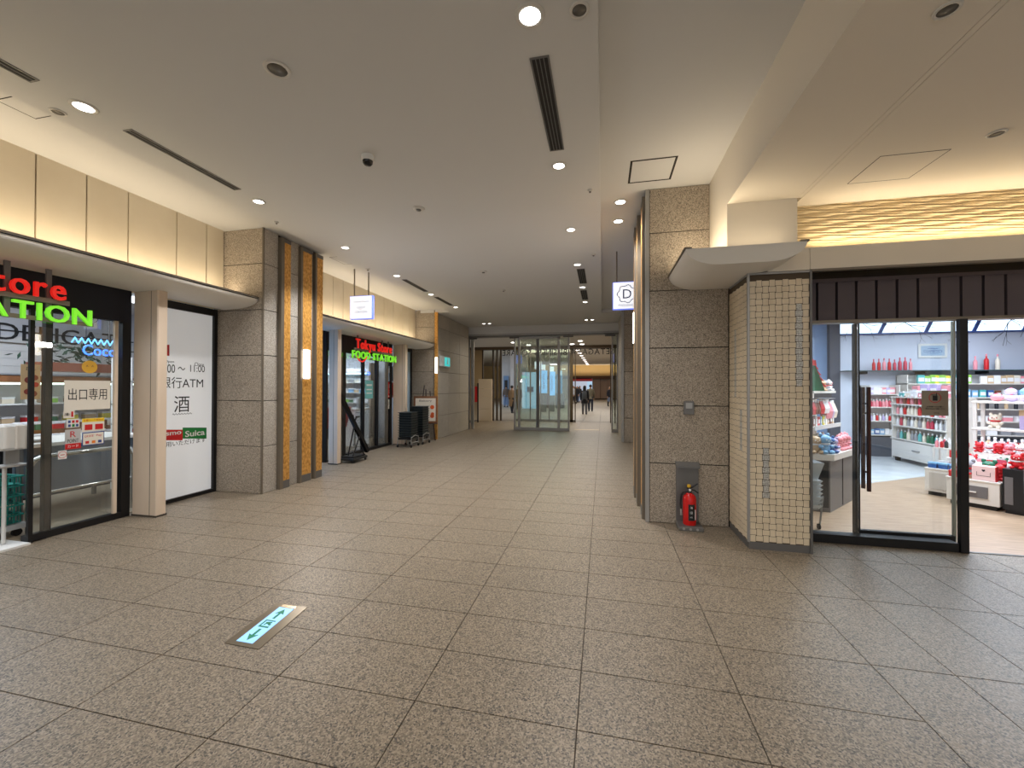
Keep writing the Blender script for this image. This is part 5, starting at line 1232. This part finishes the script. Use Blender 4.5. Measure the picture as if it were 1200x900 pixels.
def hatch(pts, z, th, lab, m=GROUTD):
    P4 = [onZ(x, y, z) for x, y in pts]; x0 = sum(sorted(p.x for p in P4)[:2])/2; x1 = sum(sorted(p.x for p in P4)[2:])/2; y0 = sum(sorted(p.y for p in P4)[:2])/2; y1 = sum(sorted(p.y for p in P4)[2:])/2
    t = thing('access_panel', lab, 'panel', ((x0+x1)/2, (y0+y1)/2, z))
    part('joint', MB().box(x0, x1, y0, y0+th, z-.0015, z).box(x0, x1, y1-th, y1, z-.0015, z).box(x0, x0+th, y0+th, y1-th, z-.0015, z).box(x1-th, x1, y0+th, y1-th, z-.0015, z), m, t)
    part('cover', MB().box(x0+th, x1-th, y0+th, y1-th, z-.001, z), WHITE if z > 3.5 else CREAM, t)
hatch([(740, 187), (795, 184), (785, 211.5), (735, 214)], H2, .022, 'square access panel with dark joint in the upper ceiling')
hatch([(1032, 183), (1115, 174.5), (1064, 209.6), (993, 215)], H3, .005, 'thin-lined access panel in the lower right ceiling')
hatch([(385, 301), (398, 301), (404, 310), (414, 309)], H2, .008, 'thin-lined access panel in the left cove ceiling, middle')
hatch([(0, 119), (18, 108), (42, 140), (58, 136)], H2, .008, 'thin-lined access panel in the near left cove ceiling')

# ------------------------------------------------------------------ glass doors at the corridor end
YD = 14.80
def dx(px, y=YD): return onY(px, 450, y).x
d3 = thing('door_3', None, None, (-2.2, YD, 0), kind='structure')
xa, xb, xm0, xm1, xr0, xr1, xe_ = dx(602.5), dx(609), dx(628.5), dx(632), dx(653.5), dx(656.5), dx(667.5)
part('frame', MB().box(xa, xa+.06, YD-.03, YD+.03, 0, 3.43), STEEL, d3)
part('frame', MB().box(xb-.05, xb+.03, YD-.06, YD-.0, 0, 3.40), STEEL, d3)
part('mullion', MB().box(xm0, xm1, YD-.03, YD+.03, 0, 3.40), STEELD, d3)
part('frame', MB().box(xr0, xr1, YD-.06, YD, 0, 3.40), STEEL, d3)
part('frame', MB().box(xe_-.06, xe_, YD-.03, YD+.03, 0, 3.43), STEEL, d3)
part('rail', MB().box(xa, xe_, YD-.05, YD+.02, 0, .11), STEEL, d3); part('rail', MB().box(xb, xr1, YD-.06, YD, 3.34, 3.42), STEEL, d3)
for a_, b_ in ((xa+.06, xb-.05), (xb+.03, xm0), (xm1, xr0), (xr1, xe_-.06)): part('glass_pane', MB().box(a_, b_, YD-.006, YD+.006, .11, 3.36), GLASSD, d3)
def leaf(nm, x0, x1, y=YD):
    t = thing(nm, None, None, ((x0+x1)/2, y, 0), kind='structure')
    part('frame', MB().box(x0, x0+.05, y-.03, y+.03, 0, 3.43).box(x1-.05, x1, y-.03, y+.03, 0, 3.43).box(x0+.05, x1-.05, y-.03, y+.03, 0, .11), STEEL, t)
    part('glass_pane', MB().box(x0+.05, x1-.05, y-.006, y+.006, .11, 3.40), GLASSD, t)
leaf('door_4', -4.86, dx(555.5)); leaf('door_5', dx(716.5), .53)
for k, (x, lab) in enumerate(((dx(554), 'door closer at the head of the far left glass leaf'), (dx(603), 'door closer left of the centre glass screen'), (dx(666), 'door closer right of the centre glass screen'), (dx(715), 'door closer at the head of the far right glass leaf'))):
    solo('door_closer', MB().box(x-.18, x+.18, YD-.09, YD-.031, 3.37, 3.43, .006), STEELD, lab, 'door closer')
solo('door_threshold', MB().box(dx(672), dx(702), 15.4, 15.52, 0, .004), mat('brass_bright', (220,196,150), .3, .6), 'bright metal strip on the floor beyond the right doorway', 'floor strip')
# second door line with mirrored lettering on the transom glass
Y2 = 18.72
d4 = thing('door_6', None, None, (-2.0, Y2, 0), kind='structure')
def d2x(px): return onY(px, 450, Y2).x
for a_, b_ in ((565, 566.5), (577, 579), (581.5, 583.5), (586, 588), (668, 671.5), (673.5, 674.7), (715, 716.2), (720, 721.5)):
    part('frame', MB().box(d2x(a_), d2x(b_), Y2-.03, Y2+.03, 0, 3.33), mat('bronze_post', (74,64,50), .5, .3), d4)
for px in (621, 633, 643): part('mullion', MB().box(d2x(px), d2x(px)+.05, Y2-.03, Y2+.03, 0, 2.9), STEELD, d4)
part('rail', MB().box(d2x(605), d2x(674), Y2-.03, Y2+.03, 0, .10), STEELD, d4)
for a_, b_ in ((605, 621), (622.3, 633), (634.3, 643), (644.3, 668)): part('glass_pane', MB().box(d2x(a_), d2x(b_), Y2-.005, Y2+.005, .1, 3.33), GLASSD, d4)
lt = thing('lettering', 'mirrored dark building name lettering across the far transom', 'lettering', (-2, Y2-.04, 3.1))
z0, z1 = onY(650, 416, Y2).z, onY(650, 409.5, Y2).z
letters('SETAGAYA BUSINESS SQUARE', (d2x(719), Y2-.045, 0), (d2x(589), Y2-.045, 0), z0, z1, INK, lt, .008, 0, v=(0, 0, 1))
part('rod', MB().box(d2x(589), d2x(719), Y2-.04, Y2-.032, z1-.004, z1+.01), INK, lt)
# vestibule sides
struct('wall_left', MB().box(-6.7, -6.55, 14.95, 18.7, 0, 3.46), mat('vest_bronze', (150,130,100), .5))
struct('wall_left', MB().box(-6.6, -4.9, 14.62, 14.78, 0, 3.46), STEELD)
struct('wall_right', MB().box(.62, .75, 14.9, 18.7, 0, 3.46), mat('vest_tan', (146,122,98), .5))
struct('wall_back', MB().box(-6.6, d2x(565), Y2-.02, Y2+.05, 0, 3.33), mat('bronze_panel', (160,140,108), .4))
pv = thing('notice_board', 'pale stone-coloured panel standing inside the left doorway', 'panel', (-5.45, 18.2, 0))
pa, pb = onY(561, 450, 18.3).x, onY(576.5, 450, 18.3).x
for k, (za, zb) in enumerate(((0, .55), (.556, 1.15), (1.156, 1.5), (1.506, 1.95))): part('slab', MB().box(pa, pb, 18.25, 18.4, za, zb), mat('pale_panel', (190,176,156), .6), pv)
rd = thing('red_notice', 'small red notice on a dark stand by the left doorway', 'notice', (-5.55, 17.6, 0))
part('pole', MB().box(onY(559.5, 450, 17.6).x, onY(560.8, 450, 17.6).x, 17.58, 17.62, 0, 1.75), BLACK, rd); part('sheet', MB().box(onY(556.5, 450, 17.6).x, onY(559.3, 450, 17.6).x, 17.59, 17.6, .9, 1.6), RED, rd)
for k, (px, py, lab) in enumerate(((601.5, 401.4, 'left vestibule ceiling light'), (619.5, 404.3, 'second vestibule ceiling light behind the glass'), (680, 399.5, 'upper right vestibule ceiling light'), (670.5, 403.3, 'lower right vestibule ceiling light'), (682, 403.4, 'rightmost vestibule ceiling light'))):
    p = onZ(px, py, 3.46); solo('vestibule_light', MB().lathe((p.x, p.y, 3.452), [(0, 0), (.09, 0), (.10, .007)], 12), LAMP, lab, 'light')
for k in range(9):
    p = onZ(677+12*(1-(1-k/9)**1.8), 410.5+17.3*(1-(1-k/9)**1.8), 4.55)
    solo('concourse_light', MB().lathe((p.x, p.y, 4.54), [(0, 0), (.16, 0), (.17, .009)], 12), mat('concourse_lamp', (255,244,238), .4, emit=7), 'round light in the receding row beyond the doors, %s from the far end' % ORD[8-k], 'light', group='receding row of concourse lights')

# ------------------------------------------------------------------ concourse furniture: columns, lit screens, banners, shop
def block(nm, lab, cat, px0, px1, Y, z0, z1, m, dep=.3, extra=()):
    a, b = onY(px0, 450, Y).x, onY(px1, 450, Y).x
    t = thing(nm, lab, cat, ((a+b)/2, Y, z0))
    part('body', MB().box(a, b, Y, Y+dep, z0, z1), m, t)
    for (u0, u1, w0, w1, mm) in extra:
        part('inset', MB().box(a+(b-a)*u0, a+(b-a)*u1, Y-.02, Y, z0+(z1-z0)*w0, z0+(z1-z0)*w1), mm, t)
    if nm == 'info_panel':
        for x in (a+(b-a)*.2, a+(b-a)*.8): part('rod', MB().cyl((x, Y+dep/2, z1), (x, Y+dep/2, 4.55), .02, n=6), STEELD, t)
    if nm in ('lit_banner', 'blue_curtain_window'): part('base', MB().box(a+(b-a)*.1, b-(b-a)*.1, Y+.01, Y+dep, 0, z0), STEELD, t)
    return t
COL = mat('pale_column', (206,204,206), .6)
for q, (a_, b_, Y, lab) in enumerate(((588, 598, 36, 'pale bluish stone wall pier beyond the left doorway'), (598, 606, 31, 'pinkish round column right of the tan coat'), (606, 617, 34, 'pale column behind the glass screen'))):
    t = thing('concourse_column', lab, 'column', (onY((a_+b_)/2, 450, Y).x, Y, 0))
    xa_, xb_ = onY(a_, 450, Y).x, onY(b_, 450, Y).x
    for k in range(6): part('stone_panel', MB().box(xa_, xb_, Y, Y+.8, .76*k+.006, .76*k+.754 if k < 5 else 4.55), COL, t)
block('atm_booth', 'pale blue machine alcove in the far left pier', 'machine', 590, 596, 35.75, 0, 2.6, mat('booth_blue', (120,150,190), .6), .1, ((.2, .8, .55, .85, BLACKP),))
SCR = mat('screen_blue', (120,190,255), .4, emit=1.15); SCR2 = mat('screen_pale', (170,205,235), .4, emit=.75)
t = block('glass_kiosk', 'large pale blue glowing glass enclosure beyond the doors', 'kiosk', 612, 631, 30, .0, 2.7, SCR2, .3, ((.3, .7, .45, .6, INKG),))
t = block('lit_banner', 'tall blue glowing banner left of the pair beyond the doors', 'banner', 632, 641, 26, 1.2, 2.65, SCR, .1)
part('print', text_mb('SQUARE', (onY(637, 450, 26).x, 25.99, 1.95), (0, 0, -1), (1, 0, 0), 1.0, .14, .004), INKB, t)
t = block('lit_banner', 'tall blue glowing banner right of the pair beyond the doors', 'banner', 643, 650.5, 26.5, 1.05, 2.6, SCR, .1)
part('print', text_mb('GARDEN', (onY(646.5, 450, 26.5).x, 26.49, 1.85), (0, 0, -1), (1, 0, 0), 1.0, .12, .004), INKB, t)
block('info_panel', 'small square lit panel hanging high, left of the pair', 'sign', 626.5, 634.5, 28, 2.85, 3.35, SIGNW, .1)
block('info_panel', 'small square lit panel with red base hanging lower right', 'sign', 632, 639, 27.8, 2.68, 3.12, SIGNW, .1, ((.1, .9, .0, .2, RED),))
block('info_panel', 'small square lit panel above the right banner', 'sign', 643, 649, 28, 2.5, 3.0, SIGNW, .1)
block('info_panel', 'smallest lit pale panel at right behind the glass', 'sign', 653.5, 658.5, 30, 2.45, 2.8, SCR2, .1)
block('blue_curtain_window', 'deep blue lit window behind the right of the glass screen', 'window', 652, 659, 32, 1.1, 2.6, mat('deep_blue', (40,120,170), .4, emit=.6), .1)
for a_, b_, lab in ((640, 648, 'red and dark barrier left of the far ticket hall'), (651, 661, 'dark counter below the deep blue window')):
    block('far_counter', lab, 'counter', a_, b_, 31, 0, 1.1, mat('dark_red', (84,50,46), .6) if a_ == 640 else mat('charcoal', (46,50,58), .6), .4)
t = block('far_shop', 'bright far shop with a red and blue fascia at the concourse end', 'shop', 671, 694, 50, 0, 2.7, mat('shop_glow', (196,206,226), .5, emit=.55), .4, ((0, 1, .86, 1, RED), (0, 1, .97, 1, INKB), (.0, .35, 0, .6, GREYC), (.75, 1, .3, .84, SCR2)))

# ------------------------------------------------------------------ people
SKIN = mat('skin', (206,160,130), .6); HAIR = mat('dark_hair', (30,24,22), .6)
def skinned(name, pts, edges, rad, m, parent, root=0, sub=1):
    me = bpy.data.meshes.new(name); me.from_pydata([Vector(p) for p in pts], edges, []); me.materials.append(m)
    o = bpy.data.objects.new(name, me); link(o, parent); ORG[o.name] = Vector((0, 0, 0))
    md = o.modifiers.new('skin', 'SKIN'); md.use_smooth_shade = True
    sv = me.skin_vertices[0].data
    for i, r in enumerate(rad): sv[i].radius = (r, r); sv[i].use_root = (i == root)
    if sub: o.modifiers.new('sub', 'SUBSURF').levels = sub; o.modifiers['sub'].render_levels = sub
    return o
def loft(rings, n=14):
    """rings: (cx, cy, z, rx, ry)"""
    mb = MB(); vs = []; fs = []
    for cx, cy, z, rx, ry in rings: vs += [(cx+rx*math.cos(2*math.pi*i/n), cy+ry*math.sin(2*math.pi*i/n), z) for i in range(n)]
    for k in range(len(rings)-1):
        for i in range(n): j = (i+1) % n; fs.append((k*n+i, k*n+j, k*n+n+j, k*n+n+i))
    mb.add(vs, fs, True); mb.add(vs[:n], [tuple(range(n-1, -1, -1))]); mb.add(vs[-n:], [tuple(range(n))]); return mb
def person(lab, loc, rz, H, coat, trou, hem=.5, hair_long=False, stride=.12, bag=None, pack=None, skirt=None):
    """figure faces -y when rz = 0"""
    k = H/1.7; t = thing('person', lab, 'person', loc, rz, local=True)
    s = stride
    pts = [(0, 0, .93), (0, .01, 1.15), (0, .0, 1.36), (0, 0, 1.45), (0, -.02, 1.56), (0, -.025, 1.64),
           (.09, 0, .88), (.10, -s*.5, .48), (.10, -s, .08), (.10, -s-.12, .03), (-.09, 0, .88), (-.10, s*.4, .48), (-.10, s*.9, .09), (-.10, s*.9-.12, .03),
           (.17, 0, 1.36), (.22, .03, 1.10), (.22, -.06, .87), (-.17, 0, 1.36), (-.22, -.02, 1.10), (-.22, -.10, .87)]
    ed = [(0, 1), (1, 2), (2, 3), (3, 4), (4, 5), (0, 6), (6, 7), (7, 8), (8, 9), (0, 10), (10, 11), (11, 12), (12, 13), (2, 14), (14, 15), (15, 16), (2, 17), (17, 18), (18, 19)]
    rd = [.14, .12, .13, .05, .075, .08, .09, .06, .04, .035, .09, .06, .04, .035, .06, .045, .03, .06, .045, .03]
    for sx, hx, hy in ((1, .22, -.06), (-1, -.22, -.10)):      # palm, four fingers and a thumb
        b = len(pts); pts.append((hx, hy-.01, .80)); rd.append(.026); ed.append((16 if sx == 1 else 19, b))
        for f, (oy, L) in enumerate(((-.03, .075), (-.01, .085), (.01, .08), (.03, .062))):
            pts.append((hx, hy+oy, .765)); pts.append((hx-sx*.012, hy+oy, .765-L)); rd += [.009, .007]; ed += [(b, len(pts)-2), (len(pts)-2, len(pts)-1)]
        pts.append((hx-sx*.02, hy-.05, .77)); rd.append(.009); ed.append((b, len(pts)-1))
    pts = [tuple(Vector(p)*k) for p in pts]; rd = [r*k for r in rd]
    skinned('body', pts, ed, rd, SKIN, t)
    S = lambda L_: [(a*k, b*k, c_*k, d_*k, e*k) for a, b, c_, d_, e in L_]
    if skirt: part('skirt', loft(S([(0, 0, .42, .20, .19), (0, 0, .7, .19, .16), (0, 0, .98, .15, .12)])), skirt, t)
    for q in (1, -1):
        y1, y2 = (-s*.5, -s) if q == 1 else (s*.4, s*.9)
        part('trousers', loft(S([(.10*q, y2, .09, .06, .065), (.10*q, y1, .48, .075, .08), (.085*q, 0, .80, .10, .12), (.07*q, 0, .95, .11, .13)]), 10), trou, t)
        part('shoe', MB().box((.10*q-.045)*k, (.10*q+.045)*k, (y2-.17)*k, (y2+.07)*k, 0, .09*k, .02), BLACKP, t)
    part('coat', loft(S([(0, 0, hem, .20, .16), (0, 0, .80, .19, .15), (0, 0, 1.02, .165, .13), (0, 0, 1.25, .19, .135), (0, 0, 1.38, .185, .115), (0, 0, 1.45, .09, .08), (0, 0, 1.48, .065, .065)])), coat, t)
    for (a, b, c_) in (((.17, 0, 1.37), (.225, .03, 1.10), (.222, -.06, .86)), ((-.17, 0, 1.37), (-.225, -.02, 1.10), (-.222, -.10, .86))):
        mb = MB(); a, b, c_ = Vector(a)*k, Vector(b)*k, Vector(c_)*k; mb.cyl(a, b, .07*k, .06*k, 10).cyl(b, c_, .06*k, .048*k, 10).ball(b, .06*k, .06*k, .06*k).ball(a, .072*k, .072*k, .07*k); part('sleeve', mb, coat, t)
    hd_ = MB().ball((0, -.01*k, 1.615*k), .088*k, .10*k, .105*k, 14, 9)
    vs = [v for v in hd_.v]
    hairm = MB().ball((0, .012*k, 1.635*k), .096*k, .10*k, .10*k, 14, 9)
    if hair_long: hairm.add(loft(S([(0, .05, 1.34, .07, .035), (0, .045, 1.5, .10, .06), (0, .03, 1.6, .095, .075)])).v, loft(S([(0, 0, 0, 1, 1), (0, 0, 1, 1, 1), (0, 0, 2, 1, 1)])).f, True)
    part('head', hd_, SKIN, t); part('hair', hairm, HAIR, t)
    fc = MB().ball((-.034*k, -.104*k, 1.62*k), .009*k, .006*k, .006*k, 6, 4).ball((.034*k, -.104*k, 1.62*k), .009*k, .006*k, .006*k, 6, 4).ball((0, -.112*k, 1.595*k), .011*k, .016*k, .018*k, 8, 5).ball((0, -.102*k, 1.56*k), .024*k, .006*k, .006*k, 8, 4)
    part('face', fc, mat('face_detail', (130,70,60), .6), t)
    if pack: part('backpack', loft([(0, .19*k, .92*k, .13*k, .07*k), (0, .20*k, 1.05*k, .15*k, .09*k), (0, .19*k, 1.28*k, .14*k, .08*k), (0, .18*k, 1.38*k, .09*k, .05*k)]), pack, t)
    if bag: part('shoulder_bag', MB().box(-.36*k, -.24*k, -.10*k, .16*k, .70*k, .95*k, .02).tube([(-.28*k, .0, .95*k), (-.17*k, 0, 1.42*k)], .012*k, 6), bag, t)
    return t
TANC = mat('tan_coat', (150,122,92), .8); BLC = mat('black_coat', (26,26,32), .8); OLV = mat('olive_jacket', (92,84,66), .8); JEA = mat('pale_jeans', (130,150,186), .8); DKT = mat('dark_trousers', (30,34,48), .8); GRT = mat('grey_trousers', (96,94,96), .8)
def spot(px, py): p = onZ(px, py); return (p.x, p.y, 0)
person('person in a long tan coat walking away beyond the left doorway', spot(600, 484), math.pi-.3, 1.66, TANC, BLC, .42, stride=.16)
person('person in a brown jacket and pale jeans left of the tan coat', spot(593, 477), math.pi+.3, 1.7, mat('brown_jacket', (110,96,88), .8), JEA, .80)
person('person in a black coat with a grey backpack walking away beyond the right doorway', spot(685, 485.5), math.pi, 1.66, BLC, GRT, .66, pack=mat('pack_grey', (70,74,80), .7), hair_long=True, stride=.05)
person('person in an olive jacket carrying an orange bag beside the black coat', spot(692.0, 482), math.pi, 1.74, OLV, DKT, .80, bag=None, stride=.08)
ob = thing('orange_bag', 'bright orange shopping bag held by the person in olive', 'bag', spot(692.0, 482)); o0 = Vector(spot(692.0, 482))
part('body', MB().box(o0.x-.42, o0.x-.235, o0.y-.16, o0.y+.16, .60, .93, .02), mat('orange_bag', (226,96,30), .6), ob)
part('handle', MB().tube([(o0.x-.33, o0.y-.08, .92), (o0.x-.25, o0.y-.03, 1.12), (o0.x-.25, o0.y+.03, 1.12), (o0.x-.33, o0.y+.08, .92)], .01, 6), _M['orange_bag'], ob)
person('person in a dark top and long grey-blue skirt at the right doorway edge', spot(714.3, 476), .4, 1.62, DKT, BLC, .88, skirt=mat('skirt_blue', (120,132,156), .8))
person('person in white shirt and dark trousers farther off behind the doors', spot(672, 473), 1.2, 1.7, mat('white_shirt', (190,194,200), .8), DKT, .85)
person('person in black among the far group behind the doors', spot(676.3, 472), -.6, 1.68, BLC, DKT, .7)
person('person in dark jacket with pale jeans among the far group', spot(679.5, 471.5), .8, 1.7, BLC, JEA, .8)
person('person partly hidden by the door frame, in black, right of the tan coat', spot(607.5, 480), math.pi, 1.68, BLC, DKT, .6)

# numbered names for the structural trims
for n_, o in enumerate([o for o in SC.objects if o.name.split('.')[0] == 'trim' and o.parent is None]): o.name = 'trim_%d' % (n_+1)
